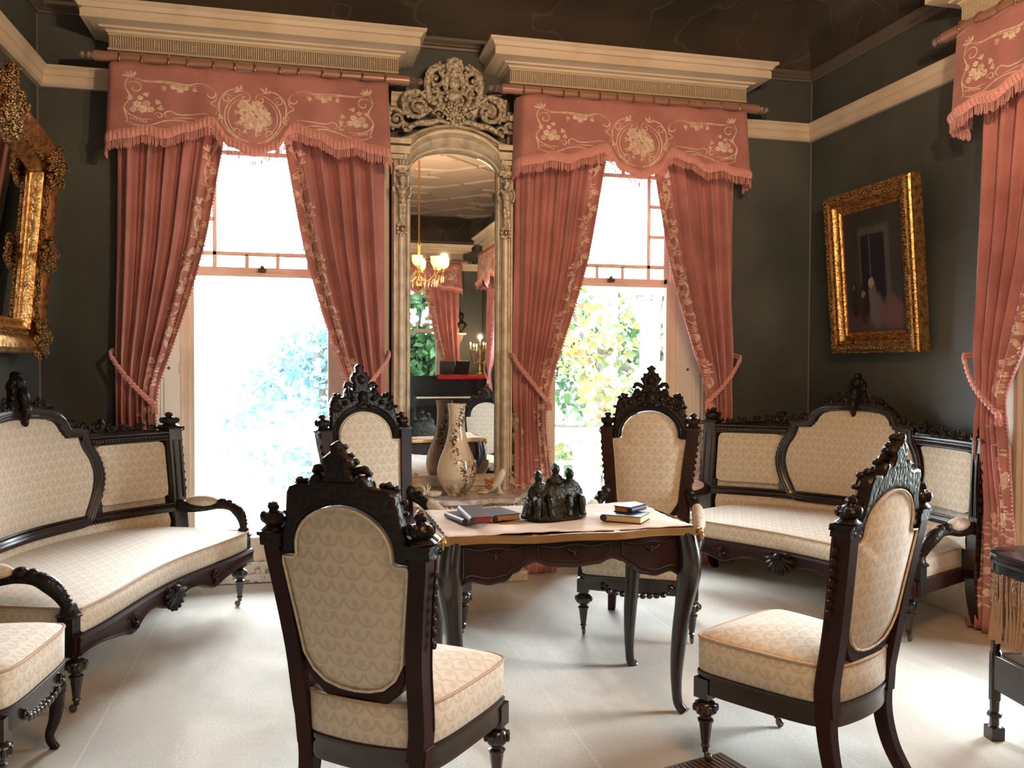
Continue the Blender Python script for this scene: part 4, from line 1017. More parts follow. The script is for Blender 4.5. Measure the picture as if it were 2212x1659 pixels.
def book(name, c, rz, w, d, h, cover, pages, label, cat='book', tilt=0, group=None, spine='x'):
    r = empty(name, c, rad(rz), rx=rad(tilt)); tag(r, label, cat, group)
    t = .003; mb = MB(); mb.bx(-w/2, w/2, -d/2, d/2, 0, t); mb.bx(-w/2, w/2, -d/2, d/2, h-t, h)
    mb.tube([(-w/2+.004, -d/2, h/2), (-w/2+.004, d/2, h/2)], h/2, 10, flat=.25 if False else 1.); 
    mb.build('cover', cover, r, smooth=30, bevel=.0008)
    mb = MB(); mb.bx(-w/2+.004, w/2-.005, -d/2+.004, d/2-.004, t, h-t); mb.build('pages', pages, r, smooth=0)
    return r
ZT = .791
book('book', (.672, 3.56, ZT), 14, .135, .19, .026, 'book_brown', 'pages_tan', 'brown book with tan page edges, under the plum book', group='books on the writing table')
book('book', (.800, 3.60, ZT), 17, .13, .19, .028, 'book_dark', 'pages_tan', 'black book at the right of the left-hand pile, nearest the bronze', group='books on the writing table')
book('book', (.680, 3.47, ZT+.029), 4, .088, .21, .026, 'book_plum', 'pages_red', 'plum book with red page edges lying across the left-hand pile', tilt=4, group='books on the writing table')
book('book', (1.325, 3.42, ZT), -38, .17, .135, .030, 'book_black', 'pages_yellow', 'black book with yellowed page edges, bottom of the right-hand pile', group='books on the writing table')
book('book', (1.36, 3.475, ZT+.031), 128, .085, .125, .026, 'book_blue', 'pages_orange', 'small blue book with orange page edges on top of the black book', group='books on the writing table')
mb = MB(); mb.tube([(.80, 3.50, ZT+.004), (.885, 3.47, ZT+.004)], [.003, .0015], 6); tag(mb.build('pen', 'book_dark', smooth=60), 'thin dark pen lying right of the left-hand books', 'pen')

# bronze group of three robed figures seated back to back on a shaped plinth
def bronze():
    mb = MB(); q = random.Random(4)
    ol = [(.150*cos(a)*(1+.03*sin(5*a)), .085*sin(a)) for a in [i*2*pi/28 for i in range(28)]]
    mb.loft([[(x*k, y*k, z) for x, y in ol] for k, z in ((.98, 0), (1., .004), (1., .016), (.95, .022))])
    mb.loft([[(x*k, y*k*1., z) for x, y in ol] for k, z in ((.98, .012), (.93, .05), (.84, .09), (.72, .12), (.5, .145), (.2, .155))])
    for x, y, top, sw in ((-.080, -.01, .186, .034), (.008, .012, .212, .036), (.066, -.008, .192, .036)):
        zs = top-.028
        mb.loft([[(x+a*cos(t), y+b*sin(t), z) for t in [i*pi/7 for i in range(14)]] for a, b, z in ((.050, .042, .05), (.044, .036, .09), (sw+.010, .034, zs-.035), (sw+.006, .030, zs-.018), (.024, .020, zs-.004), (.013, .013, zs+.004), (.012, .012, zs+.01))])
        mb.sph((x, y-.002, top-.006), (.0185, .021, .024), 12, 9); mb.sph((x, y+.006, top+.001), (.0195, .0195, .021)); mb.sph((x, y-.024, top-.009), (.004, .005, .006), 6, 5)
        for s in (-1, 1):
            mb.tube(catmull([(x+s*sw*.85, y, zs-.02), (x+s*(sw+.010), y-.012, zs-.055), (x+s*.026, y-.038, zs-.075), (x+s*.008, y-.048, zs-.07)], 4), [.011]*6+[.009]*4+[.007]*3, 7)
            mb.tube(catmull([(x+s*.02, y-.02, .085), (x+s*.028, y-.065, .088), (x+s*.030, y-.072, .04), (x+s*.034, y-.08, .018)], 4), [.018]*7+[.014]*6, 7)
        for i in range(7):
            a = -2.6+i*.35; mb.tube(catmull([(x+.035*cos(a), y+.03*sin(a), zs-.05), (x+.052*cos(a+.1), y+.05*sin(a), .06), (x+.062*cos(a-.1), y+.062*sin(a), .02)], 3), .0065, 5)
    for i in range(26):
        a = q.uniform(0, 2*pi); z = q.uniform(.02, .10); k = .95-z*2.2; mb.sph((.14*k*cos(a), .085*k*sin(a), z), (.014, .012, .012), 7, 5)
    o = mb.build('bronze_group', 'bronze', smooth=180, remesh=.0035); o.location = (1.045, 3.55, ZT); o.rotation_euler.z = rad(6)
    return tag(o, 'dark bronze statuette of three seated robed figures on the writing table', 'statuette')
bronze()
# ------------------------------------------------------------------ pier mirror between the windows
def pier_mirror():
    r = empty('pier_mirror', (.968, 5.75, 0)); tag(r, 'tall arched pier mirror in a pale gilded frame between the two back windows', 'mirror')
    hw = .292
    arch = lambda k=0., n=24: [((hw+k)*sin(a), 2.745+(.130+k)*cos(a)) for a in [-pi/2+pi*i/n for i in range(n+1)]]
    A = arch(); A = [(-x, z) for x, z in A]      # right to left
    mb = MB(); ol = [(-hw, .69), (hw, .69)]+A; n = len(ol)
    mb.add([(x, 0, z) for x, z in ol], [tuple(range(n))]); mb.build('mirror_pane', 'mirror_glass', r, smooth=0)
    mb = MB(); mb.bx(-.40, .40, .012, .09, .60, 2.9); mb.build('backboard', 'aged_gilt', r, smooth=0)
    for s in (-1, 1):      # fluted side pilasters
        mb = MB(); ww = .115; prof = [(0, .03), (0, -.02), (.012, -.035), (.02, -.035), (.024, -.02), (.034, -.028), (.040, -.05), (.052, -.062), (.070, -.064), (.082, -.055), (.086, -.04), (.094, -.04), (.100, -.05), (.110, -.05), (.115, -.035), (.115, .09), (.0, .09)]
        mb.loft([[(s*(hw+x), y, z) for x, y in prof] for z in (.60, 2.80)])
        pl = mb.build('pilaster', 'aged_gilt', r, smooth=25)
        mb = MB(); x = s*(hw+.060)     # winged cherub term on the shaft
        mb.sph((x, -.085, 2.655), (.022, .024, .026), 10, 8); mb.sph((x, -.088, 2.675), (.025, .024, .016)); mb.tube([(x, -.07, 2.63), (x, -.078, 2.585), (x, -.075, 2.53), (x, -.07, 2.47), (x, -.07, 2.42)], [.014, .028, .022, .018, .014], 9)
        for q in (-1, 1):
            mb.tube(catmull([(x+q*.015, -.07, 2.60), (x+q*.045, -.075, 2.63), (x+q*.058, -.07, 2.60), (x+q*.045, -.07, 2.55)], 4), [.012]*8+[.009]*5, 6)
            mb.tube([(x+q*.014, -.085, 2.50), (x+q*.012, -.09, 2.45), (x+q*.010, -.08, 2.41)], [.012, .010, .008], 6)
            scroll(mb, x+q*.028, 2.70, .018, -.075, 1.1, 0, q)
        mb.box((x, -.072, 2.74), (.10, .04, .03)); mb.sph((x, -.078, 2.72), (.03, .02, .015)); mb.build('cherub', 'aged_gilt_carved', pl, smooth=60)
        mb = MB()
        for i in range(10):
            a = i*2*pi/10; mb.sph((x+.030*cos(a), -.066, 2.345+.042*sin(a)), (.011, .008, .012), 6, 5)
        mb.sph((x, -.066, 2.39), (.02, .012, .012)); mb.build('cartouche', 'aged_gilt_carved', pl, smooth=60)
        mb = MB(); mb.sph((x, -.070, 2.345), (.016, .010, .024)); mb.build('cabochon', 'ormolu', pl, smooth=60)
        # big scroll ornament at the foot
        mb = MB(); x = s*.455
        scroll(mb, x, .80, .075, -.03, 1.7, pi/2, -s, .26); scroll(mb, x+s*.035, .67, .05, -.03, 1.4, 0, s, .3); scroll(mb, x-s*.045, .67, .045, -.04, 1.4, pi, -s, .3); scroll(mb, x, .95, .045, -.03, 1.3, pi/2, s, .3); scroll(mb, x-s*.02, 1.03, .035, -.035, 1.2, 0, s, .3)
        mb.tube(catmull([(x-s*.07, -.02, .62), (x+s*.075, -.02, .64), (x+s*.095, -.02, .75), (x+s*.06, -.02, .87), (x+s*.03, -.02, .98), (x-s*.01, -.03, 1.07), (x-s*.035, -.03, 1.12)], 5), [.020]*22+[.014]*9, 8)
        for i in range(9): mb.sph((x-s*(.02+.006*i), -.035, 1.0+.017*i), (.018-.001*i, .014, .014), 7, 5)
        mb.build('foot_scroll', 'aged_gilt_carved', r, smooth=60)
    mb = MB(); mb.loft([[(-hw-.06, y, z), (hw+.06, y, z)][0:1]+[(hw+.06, y, z)] for y, z in ()] or [[(sx_*(hw+.02), y, z) for y, z in ((-.01, .70), (-.03, .69), (-.028, .668), (-.05, .655), (-.05, .63), (-.035, .62), (-.06, .605), (-.06, .60), (.03, .60), (.03, .70))] for sx_ in (-1, 1)])
    mb.build('bottom_rail', 'aged_gilt', r, smooth=25)
    # arched entablature
    mb = MB(); prof = [(.0, .02), (.0, -.03), (.010, -.045), (.02, -.045), (.024, -.03), (.035, -.035), (.05, -.06), (.07, -.07), (.085, -.06), (.095, -.075), (.11, -.08), (.12, -.07), (.12, .05)]
    rings = []
    for i in range(33):
        a = -pi/2+pi*i/32; rings.append([((hw+k*.55)*sin(a), y, 2.745+(.130+k*1.25)*cos(a)) for k, y in prof])
    mb.loft(rings); mb.build('arch_moulding', 'aged_gilt', r, smooth=35)
    mb = MB()
    topc = [(0, 3.06), (.12, 3.045), (.22, 3.01), (.30, 2.965), (.36, 2.945), (.42, 2.945), (.46, 2.945), (.50, 2.935)]
    rings = []
    for i in range(49):
        a = -pi/2+pi*i/48; xi, zi = hw*sin(a), 2.745+.135*cos(a); xo = .515*sin(a); t_ = abs(xo)
        for (x0, z0), (x1, z1) in zip(topc, topc[1:]):
            if t_ <= x1 or x1 == .50: zo = z0+(z1-z0)*min(1.3, (t_-x0)/(x1-x0)); break
        rings.append([(xi, -.028, zi), (xo, -.028, zo), (xo, .07, zo), (xi, .07, zi)])
    mb.loft(rings)
    for s in (-1, 1): mb.loft([[(s*x, y, z) for x, z in ((hw+.005, 2.75), (.33, 2.77), (.40, 2.775), (.43, 2.80), (.45, 2.84), (.49, 2.87), (.51, 2.90), (.515, 2.932), (.38, 2.90))] for y in (-.026, .06)])
    for s in (-1, 1):
        mb.tube([(s*x, -.045, z-.012) for x, z in topc], .012, 6); mb.tube([(s*x, -.045, z-.035) for x, z in topc], .006, 6)
        mb.box((s*.40, -.05, 2.86), (.20, .06, .05)); mb.box((s*.395, -.05, 2.815), (.15, .05, .03)); mb.box((s*.41, -.055, 2.915), (.235, .075, .035))
    mb.build('entablature', 'aged_gilt', r, smooth=35)
    # pierced rococo crest
    mb = MB(); y = -.03
    for s in (-1, 1):
        for (x, z, q, tn, a0, c, t) in ((.245, 3.16, .090, 1.9, pi*.5, -1, .22), (.215, 3.15, .045, 1.2, 0, 1, .3), (.385, 3.07, .062, 1.6, pi*.7, -1, .28), (.455, 3.02, .040, 1.4, pi/2, -1, .3), (.50, 2.985, .025, 1.3, 0, 1, .34), (.32, 3.03, .038, 1.2, 0, 1, .3),
                                          (.125, 3.355, .058, 1.2, pi*.3, 1, .30), (.13, 3.27, .050, 1.3, pi, -1, .30), (.075, 3.41, .040, 1.2, 0, 1, .32), (.055, 3.22, .050, 1.3, pi/2, -1, .26), (.10, 3.12, .045, 1.3, pi, 1, .28), (.19, 3.26, .030, 1.2, 0, 1, .32), (.315, 3.235, .026, 1.2, 0, -1, .34)):
            scroll(mb, s*x, z, q, y, tn, a0, c*s, t)
        for P, r0 in (([(.02, 3.05), (.09, 3.08), (.16, 3.06), (.25, 3.05), (.33, 3.00)], .020), ([(.05, 3.45), (.13, 3.42), (.175, 3.36), (.18, 3.28), (.15, 3.21), (.10, 3.17)], .022), ([(.02, 3.10), (.07, 3.16), (.10, 3.22), (.12, 3.30)], .018),
                      ([(.15, 3.19), (.24, 3.26), (.32, 3.24), (.345, 3.17), (.31, 3.09)], .018), ([(.34, 3.11), (.42, 3.14), (.47, 3.08), (.50, 3.02), (.525, 2.97)], .020), ([(.03, 3.44), (.045, 3.38), (.06, 3.32), (.05, 3.26)], .020), ([(.10, 3.46), (.16, 3.42), (.19, 3.38)], .012), ([(.20, 3.24), (.27, 3.27), (.32, 3.275)], .010)):
            P = catmull([(s*a, y, b) for a, b in P], 5); n = len(P); mb.tube(P, [r0*(.55+.6*sin(pi*i/(n-1))) for i in range(n)], 7, flat=1.1)
            for i in range(0, n, 2): mb.sph((P[i].x, y-.012, P[i].z), (r0*.75, .014, r0*.75), 6, 4)
        rr = random.Random(3)
        for i in range(34):
            a = rr.uniform(0, 2*pi); x, z = rr.choice([(.12, 3.36), (.245, 3.16), (.06, 3.20), (.39, 3.06), (.14, 3.27), (.47, 3.01)]); q = rr.uniform(.04, .07)
            mb.sph((s*(x+q*cos(a)*.9), y-.008, z+q*sin(a)*.9), (rr.uniform(.008, .016), .014, rr.uniform(.008, .016)), 6, 4)
    for x, z, a, b in ((0, 3.455, .055, .035), (-.03, 3.475, .03, .02), (.03, 3.475, .03, .02), (0, 3.40, .035, .04), (0, 3.33, .04, .05), (0, 3.25, .05, .055), (0, 3.13, .055, .06), (0, 3.06, .04, .04)): mb.sph((x, y-.006, z), (a, .032, b), 10, 7)
    for i in range(40):
        a = i*2.4; q = .07*sqrt(i/40); mb.sph((q*cos(a), y-.034+.3*q*q, 3.13+1.1*q*sin(a)), (.012, .012, .012), 6, 4)
    for i in range(11):
        a = pi*(i-5)/11*1.1+pi/2; mb.sph((.05*cos(a), y-.02, 3.435+.052*sin(a)), (.012, .014, .018), 6, 5)
    mb.build('crest', 'aged_gilt_carved', r, smooth=60)
    return r
pier_mirror()

def console():
    r = empty('console_table', (.968, 5.75, 0)); tag(r, 'low marble-topped console below the pier mirror', 'console table')
    def fy(x):
        a = abs(x); return interp([(0, -.50), (.10, -.49), (.17, -.455), (.24, -.465), (.31, -.50), (.335, -.47), (.345, -.44), (.44, -.27), (.50, -.19), (.545, -.16)], a)
    X = [-.545+1.09*i/100 for i in range(101)]
    F = [(x, fy(x)) for x in X]; ol = F+[(.545, .02), (-.545, .02)]
    mb = MB(); mb.loft([[(x*k, y*k, z) for x, y in ol] for k, z in ((.975, .567), (.995, .572), (1., .58), (1., .590), (.985, .600))]); mb.build('marble_top', 'marble', r, smooth=35)
    mb = MB(); rings = []
    for x, y in F: rings.append([(x*.95, y*.95+.01, .567), (x*.94, y*.94+.012, .50), (x*.95, y*.95+.005, .49), (x*.93, y*.93+.012, .44-.03*cos(x*14)), (x*.9, y*.9+.05, .44), (x*.9, y*.9+.05, .567)])
    mb.loft(rings)
    for i in range(3, 98, 3):
        x, y = F[i]; mb.sph((x*.95, y*.95, .545), (.012, .012, .014), 6, 5)
        mb.sph((x*.95, y*.945, .475), (.014, .012, .02), 6, 5)
    ap = mb.build('apron', 'aged_gilt_carved', r, smooth=60)
    for s in (-1, 1):
        mb = MB(); P = catmull([(s*.36, -.38, .50), (s*.40, -.36, .38), (s*.34, -.28, .22), (s*.30, -.20, .08), (s*.33, -.22, .0)], 6)
        mb.tube(P, [.045-.02*sin(pi*i/len(P)) for i in range(len(P))], 9); scroll(mb, s*.38, .44, .05, -.41, 1.4, 0, s); mb.build('leg', 'aged_gilt_carved', r, smooth=60)
    mb = MB(); mb.bx(-.48, .48, -.22, -.02, 0, .07); mb.build('plinth', 'aged_gilt', r, smooth=0, bevel=.01)
    return r
console()
mb = MB(); V = [(0, 0), (.062, 0), (.066, .006), (.064, .014), (.082, .03), (.108, .065), (.124, .11), (.129, .15), (.126, .19), (.112, .24), (.092, .29), (.073, .34), (.060, .39), (.053, .44), (.051, .49), (.053, .54), (.057, .575), (.062, .592), (.059, .596), (.053, .585), (.048, .54), (.045, .45), (.05, .40), (0, .38)]
mb.lathe(V, 40); o = mb.build('vase', 'vase_glaze', smooth=60); o.location = (.952, 5.49, .601); tag(o, 'tall bottle-shaped cream vase painted with birds and blossom on the marble console', 'vase')
# porcelain shoe and shell dish
r = empty('porcelain_slipper', (1.20, 5.50, .601), rad(-20)); tag(r, 'white porcelain high-heeled slipper with gilt flowers, right of the vase', 'ornament')
mb = MB(); P = catmull([(-.085, 0, .018), (-.055, 0, .024), (-.02, 0, .04), (.02, 0, .075), (.05, 0, .125), (.068, 0, .165)], 5); n = len(P)
mb.tube(P, [interp([(0, .006), (.2, .022), (.5, .026), (.8, .030), (1, .016)], i/(n-1)) for i in range(n)], 12, up=(0, 1, 0), flat=.9)
mb.tube(catmull([(.045, 0, .10), (.035, 0, .06), (.040, 0, .025), (.050, 0, .0)], 5), [.018]*5+[.011]*6+[.018]*4+[.022], 10); mb.sph((-.07, 0, .008), (.04, .03, .009)); mb.sph((.045, 0, .006), (.03, .026, .007))
mb.build('shoe', 'porcelain', r, smooth=60)
mb = MB(); q = random.Random(5)
for i in range(16): mb.sph((q.uniform(-.05, .0), q.uniform(-.035, -.01), q.uniform(.035, .10)), (.011, .009, .011), 6, 5)
mb.build('gilt_flowers', 'porcelain_gold', r, smooth=60)
r = empty('shell_dish', (.745, 5.44, .601)); tag(r, 'small white porcelain dish of twin shells left of the vase, on the marble', 'ornament')
mb = MB()
for s in (-1, 1):
    rings = []
    for k, (f, z) in enumerate(((.02, .004), (.5, .002), (.85, .014), (1., .032), (.94, .034), (.8, .020), (.4, .010), (.02, .009))):
        rings.append([(s*.052+.052*f*cos(a)*(1+.04*cos(9*a)), .038*f*sin(a)*(1+.04*cos(9*a)), z) for a in [i*2*pi/36 for i in range(36)]])
    mb.loft(rings)
for i in range(6): mb.tube(catmull([(0, 0, .02), (.018*cos(i), .018*sin(i), .05), (.03*cos(i), .03*sin(i), .068+.01*(i % 2))], 3), [.008, .008, .007, .006, .006, .005, .004], 6)
mb.build('shells', 'porcelain', r, smooth=60)

# ------------------------------------------------------------------ framed pictures
def frame_sweep(mb, hw, hh, prof, orn=None):
    """prof = (distance outwards from the sight edge, y towards viewer negative)"""
    rings = []
    for sx_, sz_ in ((-1, -1), (1, -1), (1, 1), (-1, 1)): rings.append([(sx_*(hw+d), y, sz_*(hh+d)) for d, y in prof])
    mb.loft(rings, cap=False, wrap=True)
def beads(mb, hw, hh, d, y, r, step):
    n = int(2*(hw+d)/step)
    for i in range(n+1):
        for s in (-1, 1): mb.sph((-hw-d+2*(hw+d)*i/n, y, s*(hh+d)), r, 6, 4)
    n = int(2*(hh+d)/step)
    for i in range(1, n):
        for s in (-1, 1): mb.sph((s*(hw+d), y, -hh-d+2*(hh+d)*i/n), r, 6, 4)
r = empty('framed_painting', (3.738, 4.945, 1.545), 0); tag(r, 'dim oil painting in a deep gold frame tilted forward on the right wall', 'painting')
M0 = Matrix.Rotation(-pi/2, 4, 'Z') @ Matrix.Rotation(rad(4.6), 4, 'X') @ Matrix.Translation((0, -.045, .545)); r.matrix_world = Matrix.Translation((3.72, 4.945, 1.545)) @ M0
hw, hh = .295, .405
mb = MB(); fp = [(0, .03), (0, -.0), (.012, -.004), (.018, -.016), (.03, -.018), (.036, -.010), (.05, -.016), (.062, -.030), (.068, -.045), (.080, -.05), (.092, -.060), (.112, -.066), (.128, -.055), (.135, -.035), (.14, -.03), (.142, .045), (.0, .045)]
frame_sweep(mb, hw, hh, fp); fr_ = mb.build('frame', 'gilt', r, smooth=30)
for a, b, c_, d in ((.024, -.020, (.006, .006, .006), .010), (.066, -.044, (.009, .010, .009), .013), (.104, -.064, (.015, .012, .015), .021), (.130, -.050, (.008, .010, .008), .012)):
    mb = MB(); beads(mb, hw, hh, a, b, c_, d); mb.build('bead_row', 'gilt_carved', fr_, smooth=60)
mb = MB(); mb.add([(-hw-.005, .0, -hh-.005), (hw+.005, .0, -hh-.005), (hw+.005, .0, hh+.005), (-hw-.005, .0, hh+.005)], [(0, 1, 2, 3)], [(0, 0), (1, 0), (1, 1), (0, 1)]); mb.bx(-hw-.03, hw+.03, .004, .02, -hh-.03, hh+.03)
mb.uv = [u if u else (0, 0) for u in mb.uv]; mb.build('canvas', 'oil_painting', r, smooth=0)

r = empty('gilt_wall_mirror'); tag(r, 'large ornate gold-framed mirror on the left wall above the sofa', 'mirror')
r.matrix_world = Matrix.Translation((-1.56, 4.46, 1.53)) @ Matrix.Rotation(pi/2, 4, 'Z') @ Matrix.Rotation(rad(5), 4, 'X') @ Matrix.Translation((0, -.03, .56))
hw, hh = .70, .40
mb = MB(); n = 20
topz = lambda x: hh+.01+.06*cos(min(1, abs(x)/hw)*pi/2)**1.1
sight = [(-hw, -hh), (hw, -hh), (hw, hh)]+[(hw-2*hw*i/n, topz(hw-2*hw*i/n)) for i in range(n+1)]+[(-hw, hh)]
mb.add([(x, .0, z) for x, z in sight], [tuple(range(len(sight)))]); mb.build('mirror_pane', 'mirror_glass', r, smooth=0)
mb = MB(); pr = [(-.005, .02), (0, -.01), (.012, -.02), (.02, -.01), (.035, -.02), (.05, -.045), (.06, -.042), (.08, -.055), (.115, -.085), (.15, -.095), (.175, -.08), (.185, -.05), (.185, .03), (.0, .03)]
rings = []; path = [(-hw, -hh, -1, -1), (hw, -hh, 1, -1), (hw, hh, 1, .35)]+[(hw-2*hw*i/n, topz(hw-2*hw*i/n), (hw-2*hw*i/n)/hw*.5, 1) for i in range(1, n)]+[(-hw, hh, -1, .35)]
for x, z, a, b in path: rings.append([(x+a*d, y, z+b*d) for d, y in pr])
mb.loft(rings, cap=False, wrap=True); fr_ = mb.build('frame', 'gilt', r, smooth=40)
mb = MB(); q = random.Random(2)
def cluster(cx_, cz, R_, n):
    for i in range(n):
        a = q.uniform(0, 2*pi); d = R_*sqrt(q.random()); s = q.uniform(.014, .028); mb.sph((cx_+d*cos(a), -.085-.03*(1-d/R_), cz+d*sin(a)), (s, .018, s), 7, 5)
    for i in range(4): scroll(mb, cx_+R_*.6*cos(i*1.6+.4), cz+R_*.6*sin(i*1.6+.4), R_*.42, -.11, 1.3, i, 1 if i % 2 else -1, .28)
for s in (-1, 1):
    cluster(s*(hw+.11), hh+.06, .12, 34); cluster(s*(hw+.11), -hh-.10, .11, 34); cluster(s*(hw+.11), -.03, .10, 26)
    for i in range(40):
        z = -hh+.8*i/40; mb.sph((s*(hw+.075+.01*sin(i)), -.062, z), (.012, .012, .014), 6, 4)
        if i % 3 == 0: mb.sph((s*(hw+.178), -.05, z), (.014, .02, .022), 6, 4)
cluster(0, topz(0)+.12, .17, 50)
for i in range(60): x = -hw+2*hw*i/60; mb.sph((x, -.05, topz(x)+.07), (.013, .012, .012), 6, 4); mb.sph((x, -.05, -hh-.07), (.013, .012, .012), 6, 4)
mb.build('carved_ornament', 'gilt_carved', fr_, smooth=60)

# ------------------------------------------------------------------ fringed side table at the right edge
r = empty('fringed_side_table', (2.80, 2.60, 0), rad(-8)); tag(r, 'black lacquered side table with netted tassel fringe cut off by the right edge', 'side table')
mb = MB(); ol = [(.265*(abs(cos(a))**.55)*(1 if cos(a) > 0 else -1), .22*(abs(sin(a))**.55)*(1 if sin(a) > 0 else -1)) for a in [i*2*pi/48+.001 for i in range(48)]]
mb.loft([[(x*k, y*k, z) for x, y in ol] for k, z in ((.97, .665), (.975, .70), (1.0, .702), (1.01, .712), (1.0, .735), (.97, .742), (.7, .748))]); mb.build('top', 'piano_black', r, smooth=35)
mb = MB(); q = random.Random(8)
for i in range(150):
    a = 2*pi*i/150; x, y = ol[int(i*48/150)]; x2, y2 = ol[(int(i*48/150)+1) % 48]; t = (i*48/150) % 1; x += (x2-x)*t; y += (y2-y)*t
    k = .955; b = 1.0+.02*sin(i)
    P = [(x*k, y*k, .66), (x*k*1.0+.004*sin(i*2), y*k, .58), (x*k*b, y*k*b, .48), (x*k*b*1.02, y*k*b*1.02, .405+q.uniform(-.012, .012))]
    mb.tube(P, [.0022, .003, .005, .007], 4)
for row in range(5):
    for i in range(60):
        a = 2*pi*(i+.5*(row % 2))/60; x, y = ol[int((i+.5*(row % 2))*48/60) % 48]; z = .65-row*.022
        mb.tube([(x*.965, y*.965, z), (x*.965*cos(.05)-y*.965*sin(.05), y*.965*cos(.05)+x*.965*sin(.05), z-.022)], .0022, 3); mb.tube([(x*.965, y*.965, z), (x*.965*cos(.05)+y*.965*sin(.05), y*.965*cos(.05)-x*.965*sin(.05), z-.022)], .0022, 3)
        mb.sph((x*.968, y*.968, z), .0045, 5, 4)
for i in range(40):
    mb.tube(catmull([(-.245+q.uniform(-.01, .01), -.17+q.uniform(-.02, .01), .62), (-.258+q.uniform(-.01, .01), -.175, .52), (-.275+q.uniform(-.02, .02), -.185+q.uniform(-.02, .02), .40+q.uniform(-.01, .02))], 3), .0028, 4)
mb.build('tassel_fringe', 'tassel_thread', r, smooth=0)
mb = MB()
for s in (-1, 1):
    mb.bx(-.215, .215, s*.15-.015, s*.15+.015, .20, .335); mb.bx(s*.215-.015, s*.215+.015, -.15, .15, .20, .335)
mb.bx(-.21, .21, -.145, .145, .325, .335)
for i in range(3): mb.lathe([(0, 0), (.03, 0), (.032, .004), (.022, .010), (.012, .006), (0, .012)], 14, M=Matrix.Translation((-.12+.12*i, -.165, .24)) @ Matrix.Rotation(pi/2, 4, 'X'))
mb.build('shelf_box', 'ebonized_wood', r, smooth=30, bevel=.004)
for sx_ in (-1, 1):
    for sy_ in (-1, 1):
        mb = MB(); mb.lathe([(0, 0), (.024, 0), (.026, .012), (.026, .05), (.018, .056), (.017, .085), (.026, .09), (.028, .097), (.026, .104), (.017, .11), (.018, .15), (.022, .155), (.022, .20), (.022, .34), (.016, .35), (.020, .40), (.016, .5), (.02, .66), (0, .665)], 8, (sx_*.215, sy_*.15, 0), ph=pi/8); mb.box((sx_*.215, sy_*.15, .025), (.052, .052, .05)); mb.build('leg', 'ebonized_wood', r, smooth=30)

# ------------------------------------------------------------------ the room behind the camera, seen in the pier mirror
r = empty('piano', (2.38, -3.15, 0)); tag(r, 'black upright piano reflected in the pier mirror', 'piano')
mb = MB(); mb.bx(-.68, .68, -.28, .06, .62, 1.22); mb.bx(-.71, .71, -.30, .10, 1.22, 1.26); mb.build('case', 'piano_black', r, smooth=0, bevel=.008)
mb = MB(); mb.bx(-.66, .66, .06, .36, .76, .88); mb.bx(-.70, -.60, .06, .38, .72, .96); mb.bx(.60, .70, .06, .38, .72, .96); kb = mb.build('keybed', 'piano_black', r, smooth=0, bevel=.01)
mb = MB(); mb.bx(-.58, .58, .16, .34, .882, .905); 
kk = mb.build('white_keys', 'ivory', kb, smooth=0)
mb = MB()
for i in range(34):
    if i % 7 not in (2, 6): mb.bx(-.57+.034*(i+1)-.008, -.57+.034*(i+1)+.008, .16, .26, .905, .915)
mb.build('black_keys', 'piano_black', kb, smooth=0)
mb = MB(); mb.bx(-.66, .66, -.28, -.24, .12, .62); mb.build('lower_panel', 'piano_black', r, smooth=0)
for s in (-1, 1):
    mb = MB(); mb.lathe([(0, 0), (.04, 0), (.05, .06), (.03, .10), (.035, .3), (.06, .55), (.045, .62), (.05, .72), (0, .72)], 10, (s*.62, .28, 0)); mb.bx(s*.62-.05, s*.62+.05, -.28, .34, .0, .06); mb.build('leg', 'piano_black', r, smooth=40)
mb = MB(); rings = [[(2.18+.85*i/20, y+.01*sin(i*2), z+.004*sin(i*1.7)) for i in range(21)] for y, z in ((-3.40, 1.272), (-3.1, 1.272), (-3.045, 1.27), (-3.035, 1.235+.0), (-3.03, 1.20))]
mb.loft(rings, closed=False, cap=False); o = mb.build('piano_scarf', 'red_cloth', smooth=180); s_ = o.modifiers.new('t', 'SOLIDIFY'); s_.thickness = .006; tag(o, 'red cloth draped over the piano top, seen in the pier mirror', 'cloth')
for x, y, a, w in ((2.38, -3.22, 8, .26), (2.62, -3.20, -22, .26)):
    r = empty('music_album', (x, y, 1.284), rad(a), rx=rad(-16)); tag(r, 'dark album propped on the piano, %s of the two in the mirror' % ('left' if x < 2.5 else 'right'), 'album', 'albums standing on the piano')
    mb = MB(); mb.bx(-w/2, w/2, -.025, -.02, 0, .24); mb.bx(-w/2, w/2, .02, .025, 0, .24); mb.bx(-w/2, -w/2+.006, -.02, .02, 0, .24); mb.build('cover', 'book_dark', r, smooth=0)
    mb = MB(); mb.bx(-w/2+.006, w/2-.006, -.02, .02, .004, .236); mb.build('pages', 'pages_tan', r, smooth=0)
def candle_arm(mb, x0, y0, z0, x1, y1, z1, d=.07):
    P = catmull([(x0, y0, z0), (x0+(x1-x0)*.35, y0+(y1-y0)*.35, z0-d), (x0+(x1-x0)*.8, y0+(y1-y0)*.8, z0-d*.6), (x1, y1, z1)], 5); mb.tube(P, .008, 6); mb.lathe([(0, 0), (.022, .0), (.03, .012), (.012, .016), (.014, .05), (0, .05)], 10, (x1, y1, z1))
def lamp(loc, power, size=.05, col=(1, .68, .40)):
    L = bpy.data.lights.new('lamp_glow', 'POINT'); L.energy = power; L.color = col; L.shadow_soft_size = size; o = bpy.data.objects.new('lamp_glow', L); COL.objects.link(o); o.location = loc
r = empty('candelabra', (2.96, -3.22, 1.282)); tag(r, 'lit brass candelabra with orange bulbs standing on the piano, in the mirror', 'candelabra')
